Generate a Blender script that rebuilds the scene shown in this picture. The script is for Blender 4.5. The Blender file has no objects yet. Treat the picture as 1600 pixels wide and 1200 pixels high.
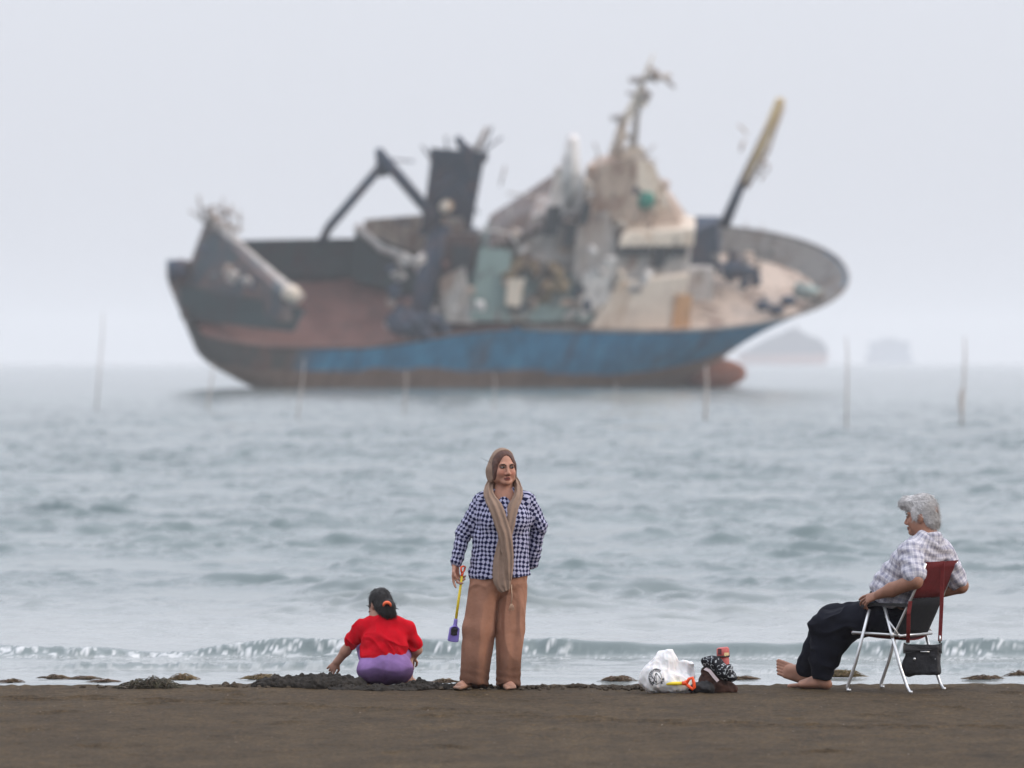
import bpy, bmesh, math, random
import numpy as np
from mathutils import Vector, Matrix

# ------------------------------------------------------------------ camera, sky, sun, exposure
scn = bpy.context.scene
COL = scn.collection
FPX, HY, CAM_Z = 9120.0, 565.0, 2.245       # focal length in photo pixels, horizon row, eye height
SEA = -0.13                                  # still water level below the sand crest

cam_data = bpy.data.cameras.new("camera")
cam_data.sensor_fit = 'HORIZONTAL'
cam_data.sensor_width = 36.0
cam_data.lens = 36.0 * FPX / 1600.0
cam_data.shift_y = -(600 - HY) / 1600.0
cam_data.clip_start = 0.5
cam_data.clip_end = 30000
cam_data.dof.use_dof = True
cam_data.dof.focus_distance = 40.0
cam_data.dof.aperture_fstop = 2.8
cam = bpy.data.objects.new("camera", cam_data)
COL.objects.link(cam)
cam.location = (0, 0, CAM_Z)
cam.rotation_euler = (math.radians(90), 0, 0)
scn.camera = cam

SUN_DIR = Vector((0.86, -0.22, 0.36)).normalized()
world = bpy.data.worlds.new("World")
scn.world = world
world.use_nodes = True
wn, wl = world.node_tree.nodes, world.node_tree.links
wn.clear()
w_out = wn.new('ShaderNodeOutputWorld')
w_bg = wn.new('ShaderNodeBackground')
w_sky = wn.new('ShaderNodeTexSky')
w_sky.sky_type = 'NISHITA'
w_sky.sun_disc = False
w_sky.sun_elevation = math.asin(SUN_DIR.z)
w_sky.sun_rotation = math.atan2(SUN_DIR.x, SUN_DIR.y)
w_sky.dust_density = 4.0
w_sky.air_density = 1.0
w_sky.ozone_density = 2.0
w_mix = wn.new('ShaderNodeMixRGB')           # an even overcast veil over the clear sky
w_mix.inputs[0].default_value = 0.86
w_tc = wn.new('ShaderNodeTexCoord')
w_xyz = wn.new('ShaderNodeSeparateXYZ'); wl.new(w_tc.outputs['Generated'], w_xyz.inputs[0])
w_gain = wn.new('ShaderNodeMapRange')        # overcast sky: brighter overhead than at the horizon
w_gain.inputs['From Min'].default_value = 0; w_gain.inputs['From Max'].default_value = 1
w_gain.inputs['To Min'].default_value = 1.0; w_gain.inputs['To Max'].default_value = 3.0
wl.new(w_xyz.outputs['Z'], w_gain.inputs[0])
w_mul = wn.new('ShaderNodeMixRGB'); w_mul.blend_type = 'MULTIPLY'; w_mul.inputs[0].default_value = 1
w_mul.inputs[1].default_value = (7.35, 7.58, 8.3, 1)
wl.new(w_gain.outputs[0], w_mul.inputs[2])
wl.new(w_mul.outputs[0], w_mix.inputs[2])
wl.new(w_sky.outputs[0], w_mix.inputs[1])
wl.new(w_mix.outputs[0], w_bg.inputs[0])
w_bg.inputs[1].default_value = 0.1
wl.new(w_bg.outputs[0], w_out.inputs[0])

sun_data = bpy.data.lights.new("sun", 'SUN')
sun_data.energy = 1.4
sun_data.angle = math.radians(14)
sun_data.color = (1.0, 0.86, 0.72)
sun = bpy.data.objects.new("sun", sun_data)
COL.objects.link(sun)
sun.rotation_euler = SUN_DIR.to_track_quat('Z', 'Y').to_euler()
sun.location = (20, 30, 30)

scn.view_settings.view_transform = 'Standard'
scn.view_settings.look = 'None'
scn.view_settings.exposure = 0.0
scn.view_settings.gamma = 1.0
scn.cycles.use_denoising = True
scn.cycles.denoising_prefilter = 'ACCURATE'
scn.cycles.use_adaptive_sampling = False
scn.cycles.filter_width = 1.5
scn.cycles.max_bounces = 6
scn.cycles.volume_bounces = 2
scn.cycles.sample_clamp_indirect = 4.0

rng = np.random.default_rng(7)
random.seed(7)

# ------------------------------------------------------------------ helpers: tags
def tag(o, label=None, cat=None, group=None, kind=None):
    if label: o['label'] = label
    if cat: o['category'] = cat
    if group: o['group'] = group
    if kind: o['kind'] = kind
    return o

def thing(name, label, cat, loc=(0, 0, 0), group=None):
    o = bpy.data.objects.new(name, None)
    o.empty_display_size = 0.1
    COL.objects.link(o)
    o.location = loc
    return tag(o, label, cat, group)

# ------------------------------------------------------------------ helpers: noise on arrays
def _hash(i, j, k, seed):
    h = (i.astype(np.uint32) * np.uint32(374761393) + j.astype(np.uint32) * np.uint32(668265263)
         + k.astype(np.uint32) * np.uint32(2246822519) + np.uint32((seed * 3266489917) & 0xffffffff))
    h = (h ^ (h >> np.uint32(13))) * np.uint32(1274126177)
    h = h ^ (h >> np.uint32(16))
    return (h & np.uint32(0xffff)).astype(np.float32) / 32767.5 - 1.0

def vnoise(P, seed=0):
    P = np.asarray(P, np.float32)
    fl = np.floor(P)
    f = P - fl
    f = f * f * (3 - 2 * f)
    I = fl.astype(np.int64) & 0xffffffff
    r = 0
    for dx in (0, 1):
        wx = f[:, 0] if dx else 1 - f[:, 0]
        for dy in (0, 1):
            wy = f[:, 1] if dy else 1 - f[:, 1]
            for dz in (0, 1):
                wz = f[:, 2] if dz else 1 - f[:, 2]
                r = r + wx * wy * wz * _hash(I[:, 0] + dx, I[:, 1] + dy, I[:, 2] + dz, seed)
    return r

def fbm(P, seed=0, octv=3, gain=0.5):
    r, a = 0, 1.0
    P = np.asarray(P, np.float32)
    for o in range(octv):
        r = r + a * vnoise(P * (2.0 ** o), seed + o * 17)
        a *= gain
    return r

def sstep(a, b, x):
    t = np.clip((x - a) / (b - a), 0, 1)
    return t * t * (3 - 2 * t)

# ------------------------------------------------------------------ helpers: meshes
def link_mesh(name, V, F, mat, parent=None, smooth=True, col=None, uv=None):
    """V (n,3), F list of tuples or (m,4) array"""
    me = bpy.data.meshes.new(name)
    V = np.asarray(V, np.float32)
    if isinstance(F, np.ndarray):
        n, m = len(V), len(F)
        me.vertices.add(n)
        me.vertices.foreach_set('co', V.ravel())
        me.loops.add(m * 4)
        me.loops.foreach_set('vertex_index', F.astype(np.int32).ravel())
        me.polygons.add(m)
        me.polygons.foreach_set('loop_start', np.arange(0, m * 4, 4, dtype=np.int32))
        me.update(calc_edges=True)
    else:
        me.from_pydata([tuple(map(float, v)) for v in V], [], F)
        me.update()
    if smooth:
        me.polygons.foreach_set('use_smooth', np.ones(len(me.polygons), dtype=bool))
    if col is not None:
        a = me.attributes.new('col', 'FLOAT_COLOR', 'POINT')
        c4 = np.ones((len(V), 4), np.float32)
        c4[:, :3] = col
        a.data.foreach_set('color', c4.ravel())
    if uv is not None:
        l = me.uv_layers.new(name='UVMap')
        l.data.foreach_set('uv', np.asarray(uv, np.float32).ravel())
    me.materials.append(mat)
    me.validate()
    o = bpy.data.objects.new(name, me)
    COL.objects.link(o)
    if parent is not None:
        o.parent = parent
    return o

def catmull(P, n):
    """smooth rows through control rows"""
    P = np.asarray(P, float); m = len(P); out = []
    for i in range(m - 1):
        a, b, c, d = P[max(i-1, 0)], P[i], P[i+1], P[min(i+2, m-1)]
        for t in np.linspace(0, 1, n, endpoint=(i == m - 2)):
            out.append(.5 * (2*b + (c-a)*t + (2*a-5*b+4*c-d)*t*t + (3*b-a-3*c+d)*t**3))
    return np.array(out)

def nrm(v):
    v = np.asarray(v, float)
    return v / (np.linalg.norm(v) + 1e-12)

class MB:
    """collects simple shapes into one mesh"""
    def __init__(s):
        s.V, s.F = [], []
    def raw(s, V, F):
        b = len(s.V)
        s.V += [tuple(v) for v in V]
        s.F += [tuple(i + b for i in f) for f in F]
        return s
    def box(s, lo, hi, M=None):
        x0, y0, z0 = lo; x1, y1, z1 = hi
        V = [(x0,y0,z0),(x1,y0,z0),(x1,y1,z0),(x0,y1,z0),(x0,y0,z1),(x1,y0,z1),(x1,y1,z1),(x0,y1,z1)]
        if M is not None: V = [tuple(M @ Vector(v)) for v in V]
        return s.raw(V, [(0,3,2,1),(4,5,6,7),(0,1,5,4),(1,2,6,5),(2,3,7,6),(3,0,4,7)])
    def hexa(s, V):
        return s.raw(V, [(0,3,2,1),(4,5,6,7),(0,1,5,4),(1,2,6,5),(2,3,7,6),(3,0,4,7)])
    def tube(s, pts, r, seg=8, flat=None):
        pts = [np.asarray(p, float) for p in pts]
        n = len(pts)
        rs = [r] * n if np.isscalar(r) else list(r)
        V = []
        up = None
        for i, p in enumerate(pts):
            t = nrm(pts[min(i + 1, n - 1)] - pts[max(i - 1, 0)])
            if up is None:
                up = np.array((0, 0, 1.0)) if abs(t[2]) < .9 else np.array((1.0, 0, 0))
            u = nrm(up - t * np.dot(up, t)); up = u
            w = np.cross(t, u)
            for k in range(seg):
                a = 2 * math.pi * k / seg
                fx = flat if flat else 1.0
                V.append(p + rs[i] * (u * math.cos(a) * fx + w * math.sin(a)))
        F = []
        for i in range(n - 1):
            for k in range(seg):
                F.append((i*seg+k, i*seg+(k+1)%seg, (i+1)*seg+(k+1)%seg, (i+1)*seg+k))
        F.append(tuple(range(seg))[::-1]); F.append(tuple((n-1)*seg+k for k in range(seg)))
        return s.raw(V, F)
    def strip(s, pts, wdir, w, th):
        """a flat band of width w along wdir, thickness th"""
        pts = [np.asarray(p, float) for p in pts]; n = len(pts)
        wd = nrm(wdir); V = []
        for i, p in enumerate(pts):
            t = nrm(pts[min(i+1,n-1)] - pts[max(i-1,0)])
            nn = nrm(np.cross(t, wd))
            for a, b in ((-1,-1),(1,-1),(1,1),(-1,1)):
                V.append(p + wd*a*w/2 + nn*b*th/2)
        F = []
        for i in range(n-1):
            for k in range(4):
                F.append((i*4+k, i*4+(k+1)%4, (i+1)*4+(k+1)%4, (i+1)*4+k))
        F.append((3,2,1,0)); F.append(tuple((n-1)*4+k for k in range(4)))
        return s.raw(V, F)
    def ell(s, c, r, nu=14, nv=9):
        V = [(c[0], c[1], c[2]-r[2])]; F = []
        for i in range(1, nv):
            ph = -math.pi/2 + math.pi*i/nv
            for k in range(nu):
                a = 2*math.pi*k/nu
                V.append((c[0]+r[0]*math.cos(ph)*math.cos(a), c[1]+r[1]*math.cos(ph)*math.sin(a), c[2]+r[2]*math.sin(ph)))
        V.append((c[0], c[1], c[2]+r[2]))
        for k in range(nu):
            F.append((0, 1+(k+1)%nu, 1+k))
            F.append((len(V)-1, 1+(nv-2)*nu+k, 1+(nv-2)*nu+(k+1)%nu))
        for i in range(nv-2):
            for k in range(nu):
                F.append((1+i*nu+k, 1+i*nu+(k+1)%nu, 1+(i+1)*nu+(k+1)%nu, 1+(i+1)*nu+k))
        return s.raw(V, F)
    def build(s, name, mat, parent=None, smooth=False, bevel=0):
        o = link_mesh(name, s.V, s.F, mat, parent, smooth)
        if bevel:
            m = o.modifiers.new('bevel', 'BEVEL'); m.width = bevel; m.segments = 2; m.limit_method = 'ANGLE'
        return o

# ------------------------------------------------------------------ helpers: blended solids meshed on a grid
EDG = [(0,1),(2,3),(4,5),(6,7),(0,2),(1,3),(4,6),(5,7),(0,4),(1,5),(2,6),(3,7)]
CRN = [(i & 1, (i >> 1) & 1, (i >> 2) & 1) for i in range(8)]

def surface_nets(f, org, v):
    s = f < 0
    nx, ny, nz = f.shape
    cnt = np.zeros((nx-1, ny-1, nz-1), np.int8)
    for dx, dy, dz in CRN:
        cnt += s[dx:nx-1+dx, dy:ny-1+dy, dz:nz-1+dz]
    act = (cnt > 0) & (cnt < 8)
    idx = np.full(act.shape, -1, np.int32)
    I, J, K = np.nonzero(act)
    idx[I, J, K] = np.arange(len(I))
    vals = [f[I+dx, J+dy, K+dz] for dx, dy, dz in CRN]
    pos = np.zeros((len(I), 3), np.float32); n = np.zeros(len(I), np.float32)
    for a, b in EDG:
        fa, fb = vals[a], vals[b]
        m = ((fa < 0) != (fb < 0)).astype(np.float32)
        t = np.where(m > 0, fa / np.where(fa == fb, 1, fa - fb), 0)
        for ax in range(3):
            pos[:, ax] += m * (CRN[a][ax] + t * (CRN[b][ax] - CRN[a][ax]))
        n += m
    V = np.asarray(org, np.float32) + (np.stack([I, J, K], 1) + pos / n[:, None]) * v
    Q = []
    def emit(q, inside):
        q = np.stack(q, 1)
        q[~inside] = q[~inside][:, ::-1]
        Q.append(q[(q >= 0).all(1)])
    i, j, k = np.nonzero(s[:-1, 1:-1, 1:-1] != s[1:, 1:-1, 1:-1])
    emit([idx[i,j,k], idx[i,j+1,k], idx[i,j+1,k+1], idx[i,j,k+1]], s[i, j+1, k+1])
    i, j, k = np.nonzero(s[1:-1, :-1, 1:-1] != s[1:-1, 1:, 1:-1])
    emit([idx[i,j,k], idx[i,j,k+1], idx[i+1,j,k+1], idx[i+1,j,k]], s[i+1, j, k+1])
    i, j, k = np.nonzero(s[1:-1, 1:-1, :-1] != s[1:-1, 1:-1, 1:])
    emit([idx[i,j,k], idx[i+1,j,k], idx[i+1,j+1,k], idx[i,j+1,k]], s[i+1, j+1, k])
    return V, np.concatenate(Q)

def vert_normals(V, F):
    a = V[F[:, 2]] - V[F[:, 0]]; b = V[F[:, 3]] - V[F[:, 1]]
    fn = np.cross(a, b)
    N = np.zeros_like(V)
    for c in range(4):
        for ax in range(3):
            N[:, ax] += np.bincount(F[:, c], fn[:, ax], minlength=len(V)).astype(np.float32)
    return N / (np.linalg.norm(N, axis=1, keepdims=True) + 1e-9)

class Solid:
    """union / cut of round cones, flattened cones and ellipsoids"""
    def __init__(s, vox):
        s.v = vox; s.ops = []
    def _add(s, f, lo, hi, k, op):
        s.ops.append((f, np.asarray(lo, float), np.asarray(hi, float), k, op)); return s
    def cone(s, a, b, ra, rb, k=.01, op='u'):
        a = np.asarray(a, float); b = np.asarray(b, float); d = b - a; L2 = max(np.dot(d, d), 1e-9)
        def f(P):
            t = np.clip(((P - a) @ d) / L2, 0, 1)
            q = P - a - t[..., None] * d
            return np.sqrt((q * q).sum(-1)) - (ra + t * (rb - ra))
        r = max(ra, rb)
        return s._add(f, np.minimum(a, b) - r, np.maximum(a, b) + r, k, op)
    def econe(s, a, b, ra, rb, side=(1,0,0), k=.02, op='u', cap=1.0):
        a = np.asarray(a, float); b = np.asarray(b, float); d = b - a; L = np.linalg.norm(d); w = d / L
        u = np.asarray(side, float); u = nrm(u - w * np.dot(u, w)); v = np.cross(w, u)
        def f(P):
            q = P - a
            pw = q @ w; t = np.clip(pw / L, 0, 1); pw = pw - t * L
            rx = ra[0] + t * (rb[0] - ra[0]); ry = ra[1] + t * (rb[1] - ra[1]); rm = np.minimum(rx, ry)
            g = np.sqrt(((q @ u) / rx) ** 2 + ((q @ v) / ry) ** 2 + (pw / (rm * cap)) ** 2)
            return (g - 1) * rm
        r = max(*ra, *rb)
        return s._add(f, np.minimum(a, b) - r, np.maximum(a, b) + r, k, op)
    def ell(s, c, r, k=.01, op='u', M=None):
        c = np.asarray(c, float); r = np.asarray(r, float)
        R = np.eye(3) if M is None else np.asarray(M, float)
        def f(P):
            q = (P - c) @ R
            k0 = np.sqrt(((q / r) ** 2).sum(-1)); k1 = np.sqrt(((q / (r * r)) ** 2).sum(-1)) + 1e-9
            return k0 * (k0 - 1) / k1
        e = (np.abs(R) * r).sum(1)
        return s._add(f, c - e, c + e, k, op)
    def half(s, p, n, k=.004):
        """cut away everything on the side n points to"""
        p = np.asarray(p, float); n = nrm(n)
        return s._add(lambda P: -((P - p) @ n), None if False else (-9,)*3, (9,)*3, k, 's')
    def mesh(s):
        lo = np.min([o[1] for o in s.ops if o[4] == 'u'], axis=0) - 4 * s.v
        hi = np.max([o[2] for o in s.ops if o[4] == 'u'], axis=0) + 4 * s.v
        n = np.ceil((hi - lo) / s.v).astype(int) + 1
        f = np.full(n, 0.2, np.float32)
        ax = [lo[i] + np.arange(n[i]) * s.v for i in range(3)]
        for fn, l, h, k, op in s.ops:
            m = k + 3 * s.v
            i0 = np.clip(np.floor((l - m - lo) / s.v).astype(int), 0, n)
            i1 = np.clip(np.ceil((h + m - lo) / s.v).astype(int) + 1, 0, n)
            if (i1 <= i0).any(): continue
            sl = tuple(slice(i0[i], i1[i]) for i in range(3))
            G = np.stack(np.meshgrid(*[ax[i][sl[i]] for i in range(3)], indexing='ij'), -1)
            d = fn(G); a = f[sl]
            if op == 'u':
                hh = np.maximum(k - np.abs(a - d), 0) / k
                f[sl] = np.minimum(a, d) - hh * hh * k * .25
            else:
                d = -d if op == 'c' else -d
                hh = np.maximum(k - np.abs(a - d), 0) / k
                f[sl] = np.maximum(a, d) + hh * hh * k * .25
        return surface_nets(f, lo, s.v)
    def build(s, name, mat, parent=None, col=(.5,.5,.5), disp=None, uvf=None, fuzz=None):
        V, F = s.mesh()
        if disp is not None:
            N = vert_normals(V, F)
            V = V + N * np.asarray(disp(V), np.float32)[:, None]
        if fuzz is not None:                                       # fine strands: (count, length, lift, flow function, seed)
            n, ln, lift, flow, sd = fuzz
            r = np.random.default_rng(sd); N = vert_normals(V.astype(np.float32), F)
            i = r.integers(0, len(V), n); p = V[i]; nn = N[i]
            d = np.asarray(flow(p), float) + r.normal(0, .28, (n, 3)); d -= nn * (d * nn).sum(1, keepdims=True)
            d /= np.linalg.norm(d, axis=1, keepdims=True) + 1e-6
            w = np.cross(d, nn) * (.0011 * r.uniform(.6, 1.4, (n, 1)))
            L = ln * r.uniform(.4, 1.3, (n, 1)); lf = lift * r.uniform(.1, 1.2, (n, 1))
            q0 = p - nn * .002; q1 = p + d * L * .5 + nn * (lf * .7); q2 = p + d * L + nn * lf * r.uniform(.2, 1.4, (n, 1))
            b0 = len(V); S6 = np.stack([q0 - w, q0 + w, q1 - w, q1 + w, q2 - w * .3, q2 + w * .3], 1).reshape(-1, 3)
            b = b0 + 6 * np.arange(n)[:, None]
            F = np.concatenate([F, b + np.array((0, 1, 3, 2)), b + np.array((2, 3, 5, 4))]); V = np.concatenate([V, S6])
        c = col(V) if callable(col) else np.tile(np.asarray(col, np.float32), (len(V), 1))
        uv = uvf(V, F) if uvf else None
        return link_mesh(name, V.astype(np.float32), F, mat, parent, True, c, uv)

def limb_uv(segs):
    """segs: (a, b, side, radius): wrap each face round its nearest segment"""
    def f(V, F):
        C = V[F].mean(1)
        best = np.full(len(C), 9.0); which = np.zeros(len(C), int)
        for i, (a, b, side, r) in enumerate(segs):
            a = np.asarray(a, float); b = np.asarray(b, float); d = b - a
            t = np.clip(((C - a) @ d) / np.dot(d, d), 0, 1)
            dd = np.linalg.norm(C - a - t[:, None] * d, axis=1) / r
            m = dd < best; best[m] = dd[m]; which[m] = i
        uv = np.zeros((len(F), 4, 2))
        for i, (a, b, side, r) in enumerate(segs):
            m = which == i
            if not m.any(): continue
            a = np.asarray(a, float); b = np.asarray(b, float); w = nrm(b - a)
            u = np.asarray(side, float); u = nrm(u - w * np.dot(u, w)); v = np.cross(w, u)
            qc = C[m] - a; ac = np.arctan2(qc @ v, qc @ u)
            Q = V[F[m]] - a
            an = np.arctan2(Q @ v, Q @ u)
            an = an - 2 * math.pi * np.round((an - ac[:, None]) / (2 * math.pi))
            uv[m, :, 0] = an * r; uv[m, :, 1] = Q @ w
        return uv.reshape(-1, 2)
    return f

# ------------------------------------------------------------------ helpers: materials
def new_mat(name):
    m = bpy.data.materials.new(name); m.use_nodes = True
    nt = m.node_tree; return m, nt.nodes, nt.links, nt.nodes['Principled BSDF']

def set_in(b, name, val):
    if name in b.inputs: b.inputs[name].default_value = val

def noise_node(N, L, scale, detail=3, rough=.55, vec=None, coord='Object', dist=0):
    t = N.new('ShaderNodeTexNoise'); t.inputs['Scale'].default_value = scale
    t.inputs['Detail'].default_value = detail; t.inputs['Roughness'].default_value = rough
    t.inputs['Distortion'].default_value = dist
    if vec is None:
        tc = N.new('ShaderNodeTexCoord'); vec = tc.outputs[coord]
    L.new(vec, t.inputs['Vector']); return t

def ramp(N, L, src, stops):
    r = N.new('ShaderNodeValToRGB'); e = r.color_ramp.elements
    while len(e) < len(stops): e.new(.5)
    for el, (p, c) in zip(e, stops):
        el.position = p; el.color = (*c, 1) if len(c) == 3 else c
    L.new(src, r.inputs[0]); return r

def mixc(N, L, fac, a, b, mode='MIX'):
    m = N.new('ShaderNodeMixRGB'); m.blend_type = mode
    for i, x in zip((0, 1, 2), (fac, a, b)):
        if hasattr(x, 'is_output'): L.new(x, m.inputs[i])
        elif i == 0: m.inputs[0].default_value = x
        else: m.inputs[i].default_value = (*x, 1) if len(x) == 3 else x
    return m.outputs[0]

def bump(N, L, b, h, strength, dist):
    n = N.new('ShaderNodeBump'); n.inputs['Strength'].default_value = strength; n.inputs['Distance'].default_value = dist
    L.new(h, n.inputs['Height']); L.new(n.outputs[0], b.inputs['Normal']); return n

def mat_plain(name, col, rough=.6, metal=0, var=.2, scale=8, bmp=0, bscale=60, spec=.5):
    m, N, L, b = new_mat(name)
    n = noise_node(N, L, scale)
    r = ramp(N, L, n.outputs[0], [(.3, tuple(c*(1-var) for c in col)), (.7, tuple(min(1, c*(1+var)) for c in col))])
    L.new(r.outputs[0], b.inputs['Base Color'])
    b.inputs['Roughness'].default_value = rough; b.inputs['Metallic'].default_value = metal
    set_in(b, 'Specular IOR Level', spec)
    if bmp:
        n2 = noise_node(N, L, bscale, 4); bump(N, L, b, n2.outputs[0], .6, bmp)
    return m

def mat_attr(name, rough=.6, var=.12, scale=20, bmp=0, bscale=80, spec=.3, sss=0, stretch=None):
    m, N, L, b = new_mat(name)
    a = N.new('ShaderNodeAttribute'); a.attribute_name = 'col'
    n = noise_node(N, L, scale, 4)
    r = ramp(N, L, n.outputs[0], [(.3, (1-var,)*3), (.7, (1+var,)*3)])
    L.new(mixc(N, L, 1.0, a.outputs['Color'], r.outputs[0], 'MULTIPLY'), b.inputs['Base Color'])
    b.inputs['Roughness'].default_value = rough; set_in(b, 'Specular IOR Level', spec)
    if sss:
        set_in(b, 'Subsurface Weight', sss); set_in(b, 'Subsurface Radius', (.012, .005, .003)); set_in(b, 'Subsurface Scale', 1.0)
    if bmp:
        vec = None
        if stretch:
            tc = N.new('ShaderNodeTexCoord'); mp = N.new('ShaderNodeMapping'); mp.inputs['Scale'].default_value = stretch
            L.new(tc.outputs['Object'], mp.inputs[0]); vec = mp.outputs[0]
        n2 = noise_node(N, L, bscale, 3, vec=vec); bump(N, L, b, n2.outputs[0], .7, bmp)
    return m

# ------------------------------------------------------------------ setting: beach
def grid_faces(nr, nc):
    i = np.arange(nr - 1)[:, None]; j = np.arange(nc - 1)[None, :]
    a = (i * nc + j).ravel()
    return np.stack([a, a + 1, a + nc + 1, a + nc], 1)

def sand_z(x, y):
    """height of the beach: flat, a soft edge at the crest, then sloping under the water"""
    P = np.stack([x, y, np.zeros_like(x)], 1)
    crest = 40.47 + .16 * vnoise(P * (.55, 0, 0) + 3.3, 5) + .05 * vnoise(P * (2.7, 0, 0), 8)
    z = .012 * vnoise(P * (.5, .35, 1), 2) + .006 * vnoise(P * (2.2, 1.3, 1), 3) + .003 * vnoise(P * (9, 6, 1), 4)
    z = z + .004 * vnoise(P * (19, 13, 1), 12) + .022 * np.maximum(0, vnoise(P * (11, 8, 1), 13) - .45) ** 1.5
    z = z + .005 * vnoise(P * (14, 10, 1), 11) * sstep(39.6, 40.6, y) + .006 * np.maximum(0, vnoise(P * (24, 20, 1), 14)) * sstep(39.9, 40.5, y)
    rr = np.random.default_rng(77)
    for i in range(70):
        if i < 40:                                                  # two wandering tracks
            t = i / 40; fx = -4.6 + 9.4 * t + .12 * (i % 2); fy = 37.2 + 1.6 * math.sin(t * 5 + 1) + .16 * (i % 2); an = rr.normal(0, .2)
        else: fx, fy, an = rr.uniform(-5, 5), rr.uniform(33, 39.9), rr.uniform(0, 3.1)
        dx_, dy_ = x - fx, y - fy; near_ = (np.abs(dx_) < .4) & (np.abs(dy_) < .4)
        if not near_.any(): continue
        u_ = (dx_[near_] * math.cos(an) + dy_[near_] * math.sin(an)) / .125; v_ = (dy_[near_] * math.cos(an) - dx_[near_] * math.sin(an)) / .06; r_ = np.sqrt(u_ * u_ + v_ * v_)
        z[near_] += -.014 * np.exp(-r_ ** 4) + .010 * np.exp(-((r_ - 1.35) / .3) ** 2)
    over = np.maximum(0, y - crest)
    return z * np.clip(1 - over, .0, 1) - .13 * over - .02 * np.minimum(over, 1) ** .5 * (over > 0)

def make_sand():
    ys = np.concatenate([np.linspace(-6, 28, 18), np.arange(28.2, 31, .08), np.arange(31, 38.6, .035), np.arange(38.6, 41.6, .022), np.arange(41.7, 60, .6)])
    xs = np.concatenate([np.linspace(-70, -6, 24), np.arange(-5.6, 5.6, .022), np.linspace(6, 70, 24)])
    X, Y = np.meshgrid(xs, ys)
    x, y = X.ravel(), Y.ravel()
    V = np.stack([x, y, sand_z(x, y)], 1)
    m, N, L, b = new_mat('wet_sand')
    n1 = noise_node(N, L, 1.3, 5, .6)
    tc = N.new('ShaderNodeTexCoord'); mp = N.new('ShaderNodeMapping'); mp.inputs['Scale'].default_value = (1.0, .45, 1)
    L.new(tc.outputs['Object'], mp.inputs[0])
    n2 = noise_node(N, L, 34, 6, .8, mp.outputs[0])
    n3 = noise_node(N, L, 4.2, 4, .65, mp.outputs[0])
    c1 = ramp(N, L, n1.outputs[0], [(.32, (.049, .0328, .0166)), (.68, (.072, .0495, .0255))])
    c2 = ramp(N, L, n2.outputs[0], [(.3, (.45, .45, .46)), (.52, (1, 1, 1)), (.68, (1.75, 1.68, 1.58))])
    c3 = ramp(N, L, n3.outputs[0], [(.3, (.74, .74, .76)), (.7, (1.25, 1.23, 1.2))])
    c = mixc(N, L, 1, c1.outputs[0], c2.outputs[0], 'MULTIPLY')
    c = mixc(N, L, 1, c, c3.outputs[0], 'MULTIPLY')
    # scattered shell grit: small pale specks
    vo = N.new('ShaderNodeTexVoronoi'); vo.inputs['Scale'].default_value = 9; L.new(mp.outputs[0], vo.inputs['Vector'])
    sp = ramp(N, L, vo.outputs['Distance'], [(.03, (1, 1, 1)), (.06, (0, 0, 0))])
    L.new(mixc(N, L, sp.outputs[0], c, (.24, .2, .16)), b.inputs['Base Color'])
    b.inputs['Roughness'].default_value = .8; set_in(b, 'Specular IOR Level', .15)
    n4 = noise_node(N, L, 60, 5, .7)
    n5 = noise_node(N, L, 12, 5, .7)
    ad = N.new('ShaderNodeMath'); ad.operation = 'ADD'
    L.new(n4.outputs[0], ad.inputs[0]); L.new(n5.outputs[0], ad.inputs[1])
    bump(N, L, b, ad.outputs[0], .8, .02)
    o = link_mesh('beach', V, grid_faces(len(ys), len(xs)), m)
    tag(o, kind='structure')
make_sand()

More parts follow.
